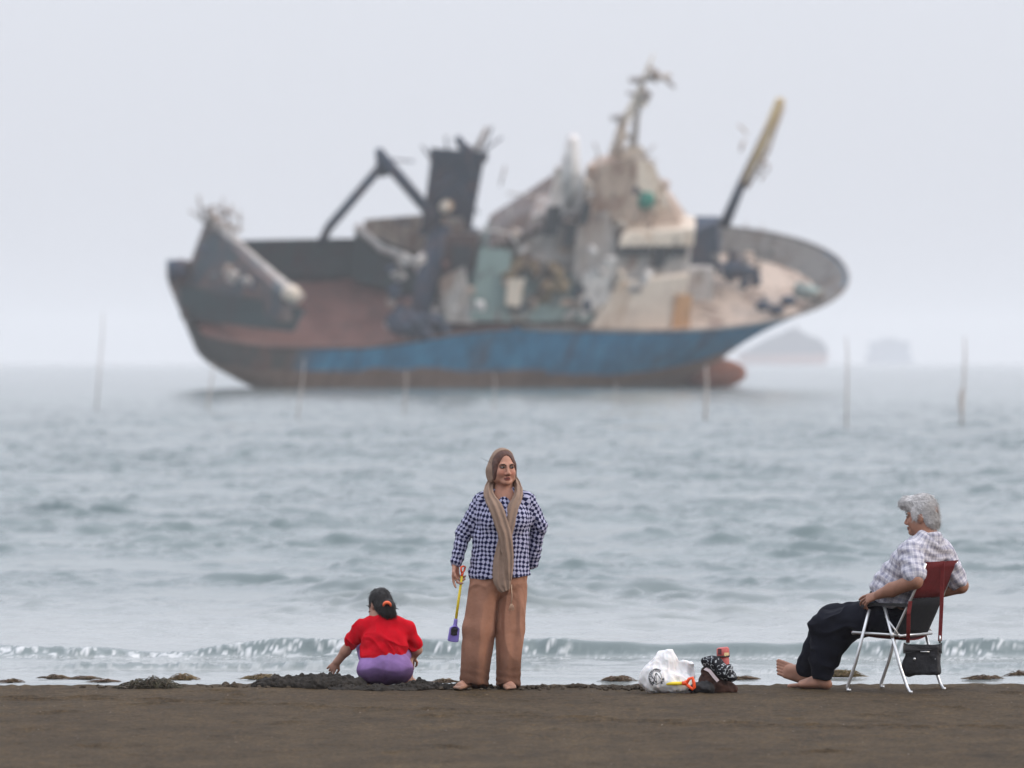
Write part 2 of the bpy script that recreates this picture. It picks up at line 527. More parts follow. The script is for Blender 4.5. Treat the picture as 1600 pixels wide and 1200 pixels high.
# ------------------------------------------------------------------ setting: sea
def sea_surface():
    d = [42.0]
    while d[-1] < 7900:
        d.append(d[-1] + min(.042 * (d[-1] / 45.0) ** 1.27, 60))
    ys = np.array(d)
    an = np.concatenate([np.linspace(-.9, -.105, 22), np.linspace(-.1, .1, 440), np.linspace(.105, .9, 22)])
    Y, A = np.meshgrid(ys, an, indexing='ij')
    X = Y * np.tan(A)
    x, y = X.ravel(), Y.ravel()
    dy = np.gradient(ys)[:, None] * np.ones_like(A); dx = np.gradient(an)[None, :] * Y
    dy, dx = dy.ravel(), dx.ravel()
    z = np.zeros_like(x)
    r = np.random.default_rng(21)
    n = 84
    for i in range(n):
        lam = .32 * (9.0 / .32) ** (i / (n - 1)) * r.uniform(.92, 1.08)
        th = r.normal(.12, .70)                               # running mostly towards the beach
        kx, ky = math.sin(th) * 2 * math.pi / lam, math.cos(th) * 2 * math.pi / lam
        amp = .0042 * lam ** .9 if lam < 1.1 else .0042 * 1.1 ** .9 * (1.1 / lam) ** .35
        ph = r.uniform(0, 6.28)
        need = np.maximum(dy * abs(ky), dx * abs(kx)) / (2 * math.pi)    # cycles per cell
        w = 1 - sstep(.2, .42, need)
        q = np.sin(kx * x + ky * y + ph)
        z += w * amp * (q + .28 * np.cos(2 * (kx * x + ky * y + ph)))
    for i in range(46):                                         # steep short crested chop
        lam = .42 * (2.5 / .42) ** (i / 45) * r.uniform(.9, 1.1); th = r.normal(.15, .42)
        kx, ky = math.sin(th) * 2 * math.pi / lam, math.cos(th) * 2 * math.pi / lam
        t2 = r.normal(.0, .5); l1, l2 = lam * r.uniform(1.2, 2.2), lam * r.uniform(2.5, 5)
        env = np.clip(np.sin(x * 6.283 / l1 * math.cos(t2) + y * .9 / l1 + r.uniform(0, 6.28)), 0, 1) * np.clip(np.sin(y * 6.283 / l2 + x * 1.7 / l2 + r.uniform(0, 6.28)), 0, 1)
        q = kx * x + ky * y + r.uniform(0, 6.28) + .9 * np.sin(x * 2.1 / lam + y * 1.3 / lam + i)
        w = 1 - sstep(.16, .36, np.maximum(dy * abs(ky), dx * abs(kx)) / (2 * math.pi))
        z += w * .037 * lam ** .8 * env * np.exp(2.6 * (np.cos(q + .55 * np.sin(q)) - 1))
    P = np.stack([x, y, np.zeros_like(x)], 1)
    patch = .78 + .5 * vnoise(P * (.22, .10, 1), 31) + .6 * vnoise(P * (.7, .45, 1), 33) + .4 * vnoise(P * (1.5, 1.1, 1), 35)
    far = sstep(47, 60, y)
    z *= np.clip(patch, .15, 2) * (.22 + .78 * far)
    z *= 1 - .3 * sstep(300, 1500, y)
    foam = np.zeros_like(x)
    near = y < 52
    xn, yn = x[near], y[near]; Pn = P[near]
    # the little breaker
    yc = 46.75 + .22 * vnoise(Pn * (.35, 0, 0) + 1.7, 41) + .07 * vnoise(Pn * (1.6, 0, 0), 43)
    h = .124 * (1 + .22 * vnoise(Pn * (.6, 0, 0), 44) + .10 * vnoise(Pn * (3.2, 0, 0), 45))
    gap = np.exp(-((xn + 2.75) / .45) ** 2); h = h * (1 - .62 * gap) * (1 - .25 * sstep(-3.1, -3.9, xn))
    u = yn - yc
    front = np.exp(-(np.minimum(u, 0) / .125) ** 2); back = np.exp(-(np.maximum(u, 0) / .75) ** 2)
    prof = np.where(u < 0, front, back)
    fine = fbm(np.stack([xn * 10, yn * 12, xn * 0], 1), 47, 4, .65)
    face = np.exp(-((u + .10) / .12) ** 2)
    lumps = sstep(-.25, .35, vnoise(Pn * (.85, 0, 0) + 9.1, 48) + .25 * vnoise(Pn * (3, 0, 0), 49) + .12)
    zn = h * prof + .022 * fine * face * lumps
    strand = fbm(np.stack([xn * 26 + 6 * vnoise(Pn * (5, 5, 1), 53), (yn + .3 * vnoise(Pn * (2.2, 0, 0), 50)) * 40, xn * 0], 1), 51, 3, .7)
    fo = .70 * face * lumps * sstep(.05, .85, strand + .4 * fine)
    fo = np.maximum(fo, .35 * np.exp(-((u + .3) / .12) ** 2) * sstep(.1, .6, strand))
    # two low tongues of swash in front of it
    for y0, hh, sd, xa, xb in ((44.95, .050, 61, -9, 9), (44.25, .030, 71, -9, 9), (45.6, .016, 81, -9, 9)):
        yc = y0 + .12 * vnoise(Pn * (.45, 0, 0) + sd, sd) + .03 * vnoise(Pn * (2.6, 0, 0), sd + 1)
        u = yn - yc
        g = sstep(-.2, .25, vnoise(Pn * (.32, 0, 0) + sd * .37, sd + 2) + .18)
        pr = np.where(u < 0, np.exp(-(u / .05) ** 2), np.exp(-(u / .14) ** 2))
        f2 = fbm(np.stack([xn * 17 + 3 * yn, yn * 23 - 2 * xn, xn * 0], 1), sd + 3, 3, .7)
        zn = zn + hh * g * pr * (1 + .35 * f2)
        fo = np.maximum(fo, .28 * g * np.exp(-((u + .03) / .07) ** 2) * sstep(-.1, .5, f2))
    z[near] += zn
    foam[near] = fo
    V = np.stack([x, y, z + SEA], 1)
    m, N, L, b = new_mat('sea_water')
    a = N.new('ShaderNodeAttribute'); a.attribute_name = 'col'
    n1 = noise_node(N, L, .09, 3)
    c = ramp(N, L, n1.outputs[0], [(.3, (.092, .128, .132)), (.7, (.120, .158, .160))])
    sc_ = N.new('ShaderNodeSeparateColor'); L.new(a.outputs['Color'], sc_.inputs[0])
    cm = mixc(N, L, sc_.outputs[1], c.outputs[0], (.40, .40, .39))      # milky water over the sand, its paleness also standing in for sky sheen
    L.new(mixc(N, L, sc_.outputs[0], cm, (.78, .78, .79)), b.inputs['Base Color'])
    mr = N.new('ShaderNodeMapRange'); mr.inputs['To Min'].default_value = .14; mr.inputs['To Max'].default_value = .8
    L.new(sc_.outputs[0], mr.inputs[0]); L.new(mr.outputs[0], b.inputs['Roughness'])
    b.inputs['IOR'].default_value = 1.333
    tc = N.new('ShaderNodeTexCoord'); mp = N.new('ShaderNodeMapping'); mp.inputs['Scale'].default_value = (1, 1.6, 1)
    L.new(tc.outputs['Object'], mp.inputs[0])
    n2 = noise_node(N, L, 5.0, 4, .6, mp.outputs[0])
    n3 = noise_node(N, L, .45, 3, .6, mp.outputs[0])
    ad = N.new('ShaderNodeMath'); ad.operation = 'MULTIPLY_ADD'; ad.inputs[1].default_value = 5.0
    L.new(n3.outputs[0], ad.inputs[0]); L.new(n2.outputs[0], ad.inputs[2])
    bump(N, L, b, ad.outputs[0], .35, .02)
    o = link_mesh('sea', V, grid_faces(len(ys), len(an)), m, col=np.stack([foam, .45 * (1 - sstep(50, 64, y)) * (1 - .8 * sstep(0, .05, z) * (y < 48)), foam * 0], 1))
    tag(o, kind='structure')
sea_surface()

# ------------------------------------------------------------------ the air
def make_haze():
    mb = MB().box((-5200, -60, -4.2), (5200, 8000, 60))
    m = bpy.data.materials.new('haze_air'); m.use_nodes = True
    N, L = m.node_tree.nodes, m.node_tree.links; N.clear()
    out = N.new('ShaderNodeOutputMaterial'); v = N.new('ShaderNodeVolumePrincipled')
    v.inputs['Color'].default_value = (.975, .98, 1.0, 1); v.inputs['Density'].default_value = .00021
    v.inputs['Anisotropy'].default_value = 0.2
    L.new(v.outputs[0], out.inputs['Volume']); m.cycles.volume_sampling = 'MULTIPLE_IMPORTANCE'; m.cycles.homogeneous_volume = True
    tag(mb.build('haze', m), kind='stuff')
make_haze()

# ------------------------------------------------------------------ the stranded trawler
HEEL, YAW = math.radians(38), math.radians(22)
SC, SPSI, CC, CPSI = math.sin(HEEL), math.sin(YAW), math.cos(HEEL), math.cos(YAW)
SHIP_D, SHIP_PX = 541.0, 9120 / 541.0

def sp(px, py, B):
    """point of the ship (fore-aft, port, up) seen at a photo pixel, at B metres to starboard of the centre line"""
    X = (px - 800) / SHIP_PX; Z = (605 - py) / SHIP_PX
    U = (Z + SC * B) / CC
    Lg = (X - (B * CC + U * SC) * SPSI) / CPSI
    return np.array((Lg, -B, U))

def mat_rust(name, base, rust=(.13, .075, .05), amt=.5, scale=.35, dark=(.05, .045, .045)):
    m, N, L, b = new_mat(name)
    tc = N.new('ShaderNodeTexCoord')
    mp = N.new('ShaderNodeMapping'); mp.inputs['Scale'].default_value = (1, 1, .45)
    L.new(tc.outputs['Object'], mp.inputs[0])
    n1 = noise_node(N, L, scale, 5, .65, mp.outputs[0], dist=.5)
    n2 = noise_node(N, L, scale * 3.3, 4, .6, mp.outputs[0])
    r1 = ramp(N, L, n1.outputs[0], [(.60 - amt * .3, (0, 0, 0)), (.72 - amt * .2, (1, 1, 1))])
    r2 = ramp(N, L, n2.outputs[0], [(.52, (0, 0, 0)), (.75, (.7, .7, .7))])
    c = mixc(N, L, r1.outputs[0], base, rust)
    c = mixc(N, L, r2.outputs[0], c, dark)
    L.new(c, b.inputs['Base Color']); b.inputs['Roughness'].default_value = .8; set_in(b, 'Specular IOR Level', .2)
    return m

def make_ship():
    root = thing('fishing_trawler', 'rusty blue hulled fishing trawler heeled over aground in the shallow sea', 'ship')
    sx = np.array((SPSI, -CPSI, 0)); up = np.array((0, 0, 1.0))
    bx = np.array((CPSI, SPSI, 0)); by = -(sx * CC - up * SC); bz = up * CC + sx * SC
    M = Matrix.Identity(4)
    for i in range(3):
        M[i][0], M[i][1], M[i][2] = bx[i], by[i], bz[i]
    M.translation = (0, SHIP_D, SEA)
    root.matrix_world = M

    # hull form: s along the ship, v from keel to rail
    NS, NV = 72, 22
    def form(s, v, inset=0.0):
        Ls = -34.5 + 16.6 * (1 - v) ** 2.2 ; Lb = 18.5 + 11.5 * v ** 1.25
        Lg = Ls + (Lb - Ls) * s
        ur = 11.6 - 2.2 * sstep(.46, .22, s) + 1.3 * sstep(.50, .72, s) + 1.2 * np.clip((s - .62) / .38, 0, 1) ** 1.6 + .9 * np.clip((.10 - s) / .10, 0, 1)
        u = v * ur
        st = np.clip(s / .14, 0, 1); stern = (.55 + .25 * v) + (1 - (.55 + .25 * v)) * np.sqrt(1 - (1 - st) ** 2)
        p0 = .50 + .16 * v; bw = np.clip((s - p0) / (1 - p0), 0, 1)
        bow = np.sqrt(np.clip(1 - bw ** (1.5 + .9 * v), 0, 1)) ** (1.9 - .95 * v)
        full = np.minimum(1, .55 + 1.5 * v) if np.isscalar(v) else np.minimum(1, .55 + 1.5 * v)
        hb = (6.1 + 2.1 * sstep(.48, .72, s) * v) * stern * bow * full * (.93 + .07 * v)
        return Lg, np.maximum(hb - inset, .02), u
    S = 1 - (1 - np.linspace(0, 1, NS)) ** 1.35
    # outer skin
    V = []; F = []
    for s in S:
        for side in (-1, 1):
            for v in (np.linspace(1, 0, NV) if side < 0 else np.linspace(0, 1, NV)):
                Lg, hb, u = form(float(s), float(v)); V.append((Lg, side * hb, u))
    W = 2 * NV
    for i in range(NS - 1):
        for k in range(W - 1):
            F.append((i*W+k, i*W+k+1, (i+1)*W+k+1, (i+1)*W+k))
    F.append(tuple(range(W))[::-1])
    m, N, L, b = new_mat('hull_paint')
    tc = N.new('ShaderNodeTexCoord'); xyz = N.new('ShaderNodeSeparateXYZ'); L.new(tc.outputs['Object'], xyz.inputs[0])
    mp = N.new('ShaderNodeMapping'); mp.inputs['Scale'].default_value = (1, 1, .4); L.new(tc.outputs['Object'], mp.inputs[0])
    n1 = noise_node(N, L, .22, 5, .65, mp.outputs[0], dist=.6); n2 = noise_node(N, L, .9, 4, .65, mp.outputs[0])
    def lin(src, lo, hi, nz, amp):
        a = N.new('ShaderNodeMath'); a.operation = 'MULTIPLY_ADD'; a.inputs[1].default_value = amp
        L.new(nz, a.inputs[0]); L.new(src, a.inputs[2])
        r = N.new('ShaderNodeMapRange'); r.inputs['From Min'].default_value = lo + amp * .5; r.inputs['From Max'].default_value = hi + amp * .5
        L.new(a.outputs[0], r.inputs[0]); return r.outputs[0]
    above = lin(xyz.outputs['Z'], 6.5, 7.0, n1.outputs[0], 2.2)
    fwd = lin(xyz.outputs['X'], -25.0, -22.0, n1.outputs[0], 9)
    blue = ramp(N, L, n2.outputs[0], [(.28, (.025, .13, .23)), (.5, (.03, .21, .39)), (.72, (.05, .28, .47))])
    rustb = ramp(N, L, n2.outputs[0], [(.3, (.15, .095, .07)), (.7, (.25, .17, .13))])
    stern_c = ramp(N, L, n1.outputs[0], [(.32, (.11, .062, .055)), (.5, (.085, .085, .08)), (.60, (.17, .09, .07)), (.75, (.05, .13, .20))])
    streak = ramp(N, L, n1.outputs[0], [(.56, (0, 0, 0)), (.70, (.75, .75, .75))])
    c = mixc(N, L, fwd, stern_c.outputs[0], blue.outputs[0])
    c = mixc(N, L, streak.outputs[0], c, (.075, .055, .05))
    c = mixc(N, L, above, rustb.outputs[0], c)
    L.new(c, b.inputs['Base Color']); b.inputs['Roughness'].default_value = .7; set_in(b, 'Specular IOR Level', .2)
    hull = link_mesh('hull', V, F, m, root, True)

    M_deck_aft = mat_rust('deck_red', (.17, .085, .07), (.12, .055, .045), .5)
    M_deck_fore = mat_rust('deck_cream', (.52, .42, .35), (.20, .13, .10), .35, .4)
    M_bul_fore = mat_rust('bulwark_grey', (.21, .20, .19), (.13, .10, .085), .4)
    M_bul_aft = mat_rust('bulwark_green', (.035, .06, .065), (.05, .04, .045), .4)
    M_rustcap = mat_rust('rust_cap', (.09, .06, .058), (.13, .08, .07), .5)
    M_dark = mat_rust('dark_steel', (.028, .047, .078), (.075, .055, .065), .4, .6)
    M_mix = mat_rust('stern_mottle', (.065, .08, .095), (.15, .10, .09), .55, .5, (.05, .11, .12))
    M_white = mat_rust('old_white', (.72, .69, .67), (.28, .18, .12), .22)
    M_wall = mat_rust('worn_grey', (.46, .43, .41), (.27, .19, .15), .4)
    M_cream = mat_rust('cream', (.72, .63, .53), (.45, .29, .18), .2)
    M_side = mat_rust('pale_side', (.80, .70, .60), (.50, .36, .25), .12, .3, (.45, .36, .30))
    M_tan = mat_rust('tan', (.48, .38, .31), (.24, .15, .11), .45, .5)
    M_teal = mat_rust('teal', (.24, .33, .32), (.20, .17, .15), .45)
    M_ochre = mat_rust('ochre', (.17, .13, .075), (.12, .08, .06), .5)
    M_boom = mat_rust('boom_yellow', (.50, .38, .20), (.28, .19, .12), .3, .8)
    M_glass = mat_plain('dark_openings', (.02, .024, .03), .3)
    M_green = mat_plain('green_cover', (.02, .20, .15), .6)
    M_bulb = mat_rust('antifouling', (.24, .095, .06), (.15, .07, .05), .4)

    # inner bulwarks, decks and rail caps
    def ring(name, s0, s1, vtop, drop, mat, side):
        V = []; F = []
        ss = [s for s in S if s0 <= s <= s1]
        for s in ss:
            Lg, hb, u = form(float(s), vtop, .26); e = .25 if s > .98 else 0
            Ll, hl, ul = form(float(s), 1 - drop / u, .26)
            V += [(Lg - e, side * hb, u), (Ll - e, side * hl, ul), (Ll - e, side * (hl + .08), ul), (Lg - e, side * (hb + .08), u)]
        for i in range(len(ss) - 1):
            for k in range(4):
                F.append((i*4+k, i*4+(k+1)%4, (i+1)*4+(k+1)%4, (i+1)*4+k))
        F += [(3,2,1,0), tuple((len(ss)-1)*4+k for k in range(4))]
        link_mesh(name, V, F, mat, root, False)
    for side in (-1, 1):
        ring('bulwark', .03, .55, .995, 1.7, M_bul_aft, side)
        ring('bulwark', .55, 1.0, .995, 2.3, M_bul_fore, side)
        for lo_, hi_, mm in ((.01, .47, M_rustcap), (.46, 1.1, M_bul_fore)):
            mb = MB(); pts = []
            for s in S[1:]:
                if lo_ < s < hi_:
                    Lg, hb, u = form(float(s), 1.0); pts.append((Lg, side * hb, u))
            mb.tube(pts, .17, 6); mb.build('rail_cap', mm, root, True)
    def deck(name, s0, s1, drop, mat):
        V = []; F = []
        ss = np.linspace(s0, s1, 30)
        for s in ss:
            ut = form(float(s), 1.0)[2]; Lg, hb, u = form(float(s), 1 - drop / ut, .3); Lg -= .3 * (s > .99)
            V += [(Lg, -hb, u), (Lg, 0, u + .18), (Lg, hb, u)]
        for i in range(len(ss) - 1):
            for k in range(2):
                F.append((i*3+k, i*3+k+1, (i+1)*3+k+1, (i+1)*3+k))
        link_mesh(name, V, F, mat, root, True)
    deck('aft_deck', .02, .50, 1.55, M_deck_aft)
    deck('fore_deck', .50, .995, 2.1, M_deck_fore)

    def box(name, mat, L0, L1, B0, B1, U0, U1, rake=0, taper=0, parent=root, slope=0):
        """a block in ship axes, B to starboard; rake moves its top forward, taper narrows it, slope lifts its forward top edge"""
        mb = MB()
        c = [(L0, -B1, U0), (L1, -B1, U0), (L1, -B0, U0), (L0, -B0, U0),
             (L0 + rake + taper, -B1 + taper, U1), (L1 + rake - taper, -B1 + taper, U1 + slope), (L1 + rake - taper, -B0 - taper, U1 + slope), (L0 + rake + taper, -B0 - taper, U1)]
        mb.hexa(c); return mb.build(name, mat, parent, False, .06)
    def rod(name, mat, pts, r, parent=root, seg=8):
        mb = MB(); mb.tube(pts, r, seg); return mb.build(name, mat, parent, True)

    def heap(name, mat, items, amp=.35, seed=1, k=.5, vox=.14):
        """an uneven pile: (px, py, B, r) lumps blended and roughened"""
        S_ = Solid(vox); rr = np.random.default_rng(seed)
        for (x, y, B, r) in items:
            for q in range(4):
                c = sp(x, y, B) + rr.normal(0, r * .42, 3)
                S_.ell(c, np.array((r, r * .75, r * .8)) * rr.uniform(.35, .8), k)
        o = S_.build(name, mat, root, (.5, .5, .5), disp=lambda V: amp * fbm(V * 1.1, seed, 3, .6))
        return o
    # bulb under the stem
    mb = MB(); c = sp(1118, 584, .4); mb.ell(c, (3.4, 1.35, 1.55), 20, 12); mb.build('bulbous_bow', M_bulb, root, True)

    # stern: tall gallows plate, its pale inner post and the broken rails on top
    a0 = sp(318, 415, -4.2); a1 = sp(345, 350, -4.6); a2 = sp(470, 470, 4.6); a3 = sp(455, 500, 4.8)
    mb = MB(); t = np.array((-1.0, 0, 0))
    q = [sp(306, 470, -3.0), sp(470, 505, 5.2), sp(466, 462, 4.2), sp(352, 352, -4.6)]
    mb.hexa([p + t for p in q] + list(q)); mb.build('stern_gallows', M_mix, root)
    mb = MB(); mb.tube([sp(340, 338, -4.7), sp(395, 400, -1.5), sp(440, 440, 1.8), sp(478, 474, 4.3)], [.45, .55, .65, .9], 8); mb.build('gallows_post', M_wall, root, True)
    mb = MB(); mb.ell(sp(468, 462, 4.4), (.9, .6, .8)); mb.build('fairlead', M_cream, root, True)
    for i in range(9):
        x = 332 + i * 7.2; h = (46, 30, 38, 20, 32, 16, 44, 30, 12)[i]
        rod('broken_rail', M_wall, [sp(x, 352 + i * 6.5, -4.5 + i * .35), sp(x + (-4, 6, 2, -6, 3, 5, 4, -3, 4)[i], 362 + i * 6.5 - h, -4.5 + i * .35)], .13 + .05 * (i % 3))
    mb = MB()
    mb.tube([sp(334, 336, -4.6), sp(352, 330, -4.4), sp(380, 342, -4), sp(392, 352, -3.6)], .16, 6); mb.tube([sp(334, 352, -4.6), sp(392, 366, -3.4)], .14, 6)
    mb.build('top_rail', M_wall, root, True)
    mb = MB(); mb.tube([sp(279, 428, -3.5), sp(306, 424, -3.2)], [1.0, .9], 12); mb.build('stern_roller', M_dark, root, True)
    mb = MB(); mb.hexa([sp(*p) for p in ((300, 500, 1), (470, 520, 5.5), (470, 520, 5), (300, 500, .4), (300, 450, 0), (490, 486, 5), (490, 486, 4.4), (300, 450, -.6))]); mb.build('stern_plate', M_bul_aft, root)

    # net boom: two thick derrick arms
    rod('derrick_arm', M_dark, [sp(508, 384, -4.5), sp(521, 360, -4.3), sp(606, 266, -2.5)], .42)
    rod('derrick_arm', M_dark, [sp(602, 254, -2.5), sp(640, 298, -1.5), sp(680, 345, 0)], .55)
    rod('derrick_head', M_dark, [sp(600, 247, -2.5), sp(606, 280, -2.4)], [.4, .62])
    # high port bulwark with sheltered side amidships
    mb = MB(); mb.hexa([sp(*p) for p in ((388, 420, -5.3), (700, 452, -3.8), (700, 452, -4.3), (388, 420, -5.8), (388, 380, -5.5), (700, 372, -4.6), (700, 372, -5.1), (388, 380, -6.0))])
    mb.build('shelter_side', M_bul_aft, root)
    mb = MB(); mb.hexa([sp(*p) for p in ((555, 440, -3.6), (690, 470, 0), (690, 470, -1), (555, 440, -4.4), (560, 362, -4.5), (700, 420, -1), (700, 420, -2), (560, 362, -5.2))])
    mb.build('net_bin', M_bul_aft, root)
    rod('chute_edge', M_wall, [sp(562, 358, -4.4), sp(600, 392, -3.2), sp(640, 405, -2), sp(668, 440, -.4)], .38)
    mb = MB(); mb.hexa([sp(*p) for p in ((570, 385, -4.2), (670, 420, -2.5), (670, 420, -3.4), (570, 385, -5), (575, 348, -4.6), (665, 340, -3.8), (665, 340, -4.6), (575, 348, -5.4))])
    mb.build('net_pile', M_tan, root)

    # main gantry: dark raking tower with a head box
    mb = MB(); mb.hexa([sp(*p) for p in ((660, 372, -1), (736, 372, -1), (736, 372, -3), (660, 372, -3), (678, 262, -1), (757, 262, -1), (757, 262, -3), (676, 262, -3))]); mb.build('gantry_head', M_dark, root, False, .1)
    mb = MB(); mb.hexa([sp(*p) for p in ((676, 262, -.8), (762, 262, -.8), (762, 262, -3.2), (676, 262, -3.2), (677, 243, -.8), (764, 249, -.8), (764, 249, -3.2), (677, 243, -3.2))]); mb.build('gantry_cap', M_dark, root)
    rod('gantry_horn', M_dark, [sp(738, 250, -2), sp(726, 240, -2), sp(718, 228, -2)], [.55, .42, .35])
    rod('gantry_horn', M_wall, [sp(742, 252, -2), sp(752, 232, -2), sp(762, 212, -2)], [.35, .25, .2])
    rod('gantry_leg', M_dark, [sp(695, 350, -1.5), sp(672, 440, 2.0), sp(655, 520, 5)], [1.0, 1.1, 1.0])
    rod('gantry_leg', M_dark, [sp(735, 360, -3), sp(722, 410, -2), sp(708, 455, 0)], [.9, 1.15, 1.1])
    mb = MB(); mb.ell(sp(700, 330, -.4), (.7, .5, .7)); mb.build('work_lamp', M_cream, root, True)
    box_pts = [sp(*p) for p in ((690, 382, -.5), (738, 382, -.5), (738, 382, -2), (690, 382, -2), (692, 345, -.5), (724, 345, -.5), (724, 345, -2), (692, 345, -2))]
    mb = MB(); mb.hexa(box_pts); mb.build('control_box', M_wall, root)
    mb = MB(); mb.hexa([sp(*p) for p in ((730, 384, 0), (758, 384, 0), (758, 384, -2), (730, 384, -2), (728, 366, 0), (756, 368, 0), (756, 368, -2), (728, 366, -2))]); mb.build('side_bracket', M_wall, root)

    # trawl winch heap by the starboard rail
    heap('trawl_winch', M_dark, ((625, 512, 5, 1.15), (648, 498, 5, 1.5525), (672, 512, 5, 1.38), (690, 520, 5, 0.92), (655, 520, 5, 1.38)), 0.35, 11)
    rod('winch_strut', M_wall, [sp(608, 512, 4.8), sp(640, 486, 4.4)], .32)
    rod('winch_strut', M_wall, [sp(676, 482, 4), sp(700, 508, 4.9)], .32)
    mb = MB(); mb.hexa([sp(*p) for p in ((672, 500, 3), (700, 505, 4.6), (730, 470, 1), (690, 450, 0), (680, 440, 2), (712, 440, 3.4), (745, 420, 0), (700, 400, -1))]); mb.build('vent_trunk', M_wall, root)

    # aft house: grey teal wall with raking brown roof
    mb = MB(); mb.hexa([sp(*p) for p in ((690, 505, 5.0), (930, 505, 5.0), (930, 420, -3.5), (720, 420, -3.5), (762, 396, 2.6), (905, 400, 2.6), (905, 300, -4.0), (765, 345, -4.0))]); mb.build('aft_house', M_teal, root, False, .1)
    mb = MB(); mb.hexa([sp(*p) for p in ((762, 400, 2.8), (842, 372, 2.8), (905, 300, -4), (765, 352, -4), (764, 392, 2.8), (846, 360, 2.8), (868, 274, -4), (765, 341, -4))]); mb.build('aft_roof', mat_rust('brown_roof', (.17, .145, .14), (.12, .08, .065), .45), root)
    mb = MB(); mb.hexa([sp(*p) for p in ((805, 420, 3.4), (905, 440, 3.4), (905, 400, 0), (830, 370, 0), (828, 345, 1.8), (900, 330, 1.8), (905, 300, -1.5), (840, 310, -1.5))]); mb.build('house_wall', M_wall, root)
    for x, y, w, h in ((858, 352, 11, 22), (770, 420, 12, 28), (908, 340, 7, 16), (886, 372, 9, 18), (720, 420, 14, 30)):
        mb = MB(); p = [sp(x - w, y + h, 4.2), sp(x + w, y + h, 4.2), sp(x + w, y + h, 3.2), sp(x - w, y + h, 3.2), sp(x - w + 6, y - h, 3.6), sp(x + w + 6, y - h, 3.6), sp(x + w + 6, y - h, 2.6), sp(x - w + 6, y - h, 2.6)]
        mb.hexa(p); mb.build('door_opening', M_glass, root)
    heap('net_heap', M_ochre, ((806, 424, 4.2, .9), (836, 416, 4.2, 1.1), (866, 430, 4.2, 1.2), (852, 456, 4.2, 1.0)), 0.6, 8)
    mb = MB(); mb.hexa([sp(*p) for p in ((790, 478, 5.4), (812, 482, 5.4), (812, 482, 4.6), (790, 478, 4.6), (794, 440, 5), (820, 438, 5), (820, 438, 4.2), (794, 440, 4.2))]); mb.build('cream_panel', M_cream, root)
    # collapsed bridge plating: big pale sheets at odd angles
    for nm, mm, q in (('torn_sheet', M_wall, ((893, 444, 4.4), (962, 436, 4.6), (962, 436, 4.2), (893, 444, 4.0), (900, 342, 3.6), (948, 336, 3.6), (948, 336, 3.2), (900, 342, 3.2))),
                      ('torn_sheet', M_white, ((905, 500, 5.1), (950, 470, 5.0), (950, 470, 4.6), (905, 500, 4.7), (908, 430, 4.7), (955, 410, 4.6), (955, 410, 4.2), (908, 430, 4.3))),
                      ('torn_sheet', M_tan, ((912, 345, 3.0), (1000, 352, 3.0), (1000, 352, 2.6), (912, 345, 2.6), (930, 268, 2.2), (985, 254, 2.2), (985, 254, 1.8), (930, 268, 1.8))),
                      ('torn_sheet', M_cream, ((990, 300, 2.6), (1040, 330, 2.6), (1040, 330, 2.2), (990, 300, 2.2), (992, 258, 2.0), (1016, 262, 2.0), (1016, 262, 1.6), (992, 258, 1.6))),
                      ('torn_sheet', M_teal, ((735, 500, 5.2), (790, 505, 5.2), (790, 505, 4.8), (735, 500, 4.8), (752, 392, 4.0), (800, 396, 4.0), (800, 396, 3.6), (752, 392, 3.6))),
                      ('torn_sheet', M_wall, ((700, 505, 5.2), (745, 508, 5.2), (745, 508, 4.8), (700, 505, 4.8), (690, 440, 4.6), (728, 420, 4.6), (728, 420, 4.2), (690, 440, 4.2))),
                      ('torn_sheet', M_rustcap, ((690, 450, 3.4), (742, 456, 3.4), (742, 456, 3.0), (690, 450, 3.0), (700, 372, 2.4), (748, 372, 2.4), (748, 372, 2.0), (700, 372, 2.0)))):
        mb = MB(); mb.hexa([sp(*p) for p in q]); mb.build(nm, mm, root)
    # leaning white funnel post
    mb = MB(); mb.hexa([sp(*p) for p in ((846, 400, 2.6), (912, 400, 2.6), (912, 392, .8), (846, 392, .8), (866, 270, 1.6), (908, 278, 1.6), (908, 274, .4), (866, 266, .4))]); mb.build('funnel', M_white, root)
    rod('funnel_pipe', M_white, [sp(882, 320, 1), sp(887, 270, 1), sp(892, 226, 1)], [1.2, 1.0, .5])
    mb = MB(); mb.ell(sp(881, 350, 2), (.8, .4, .9)); mb.build('funnel_vent', M_dark, root, True)

    # deckhouse with the big pale side
    mb = MB(); mb.hexa([sp(*p) for p in ((918, 514, 5.2), (1062, 516, 5.2), (1070, 440, -3.5), (960, 440, -3.5), (962, 446, 4.6), (1072, 432, 4.6), (1080, 350, -3.6), (965, 350, -3.6))]); mb.build('deckhouse', M_side, root, False, .08)
    mb = MB(); mb.hexa([sp(*p) for p in ((1046, 515, 5.3), (1074, 516, 5.3), (1074, 516, 4.6), (1046, 515, 4.6), (1052, 462, 4.95), (1078, 462, 4.95), (1078, 462, 4.2), (1052, 462, 4.2))]); mb.build('orange_panel', mat_rust('orange', (.62, .36, .18), (.4, .22, .12), .2), root)
    mb = MB(); mb.hexa([sp(*p) for p in ((915, 470, 4.3), (965, 452, 4.3), (965, 452, 3.2), (915, 470, 3.2), (926, 360, 2.6), (962, 352, 2.6), (962, 352, 1.4), (926, 360, 1.4))]); mb.build('side_wall', M_wall, root)
    # wheelhouse: openings under a cream visor, tan upper works
    mb = MB(); mb.hexa([sp(*p) for p in ((950, 446, 4.2), (1072, 436, 4.2), (1072, 400, -3), (960, 400, -3), (968, 382, 3.3), (1076, 384, 3.3), (1080, 340, -3), (970, 330, -3))]); mb.build('wheelhouse', M_wall, root, False, .08)
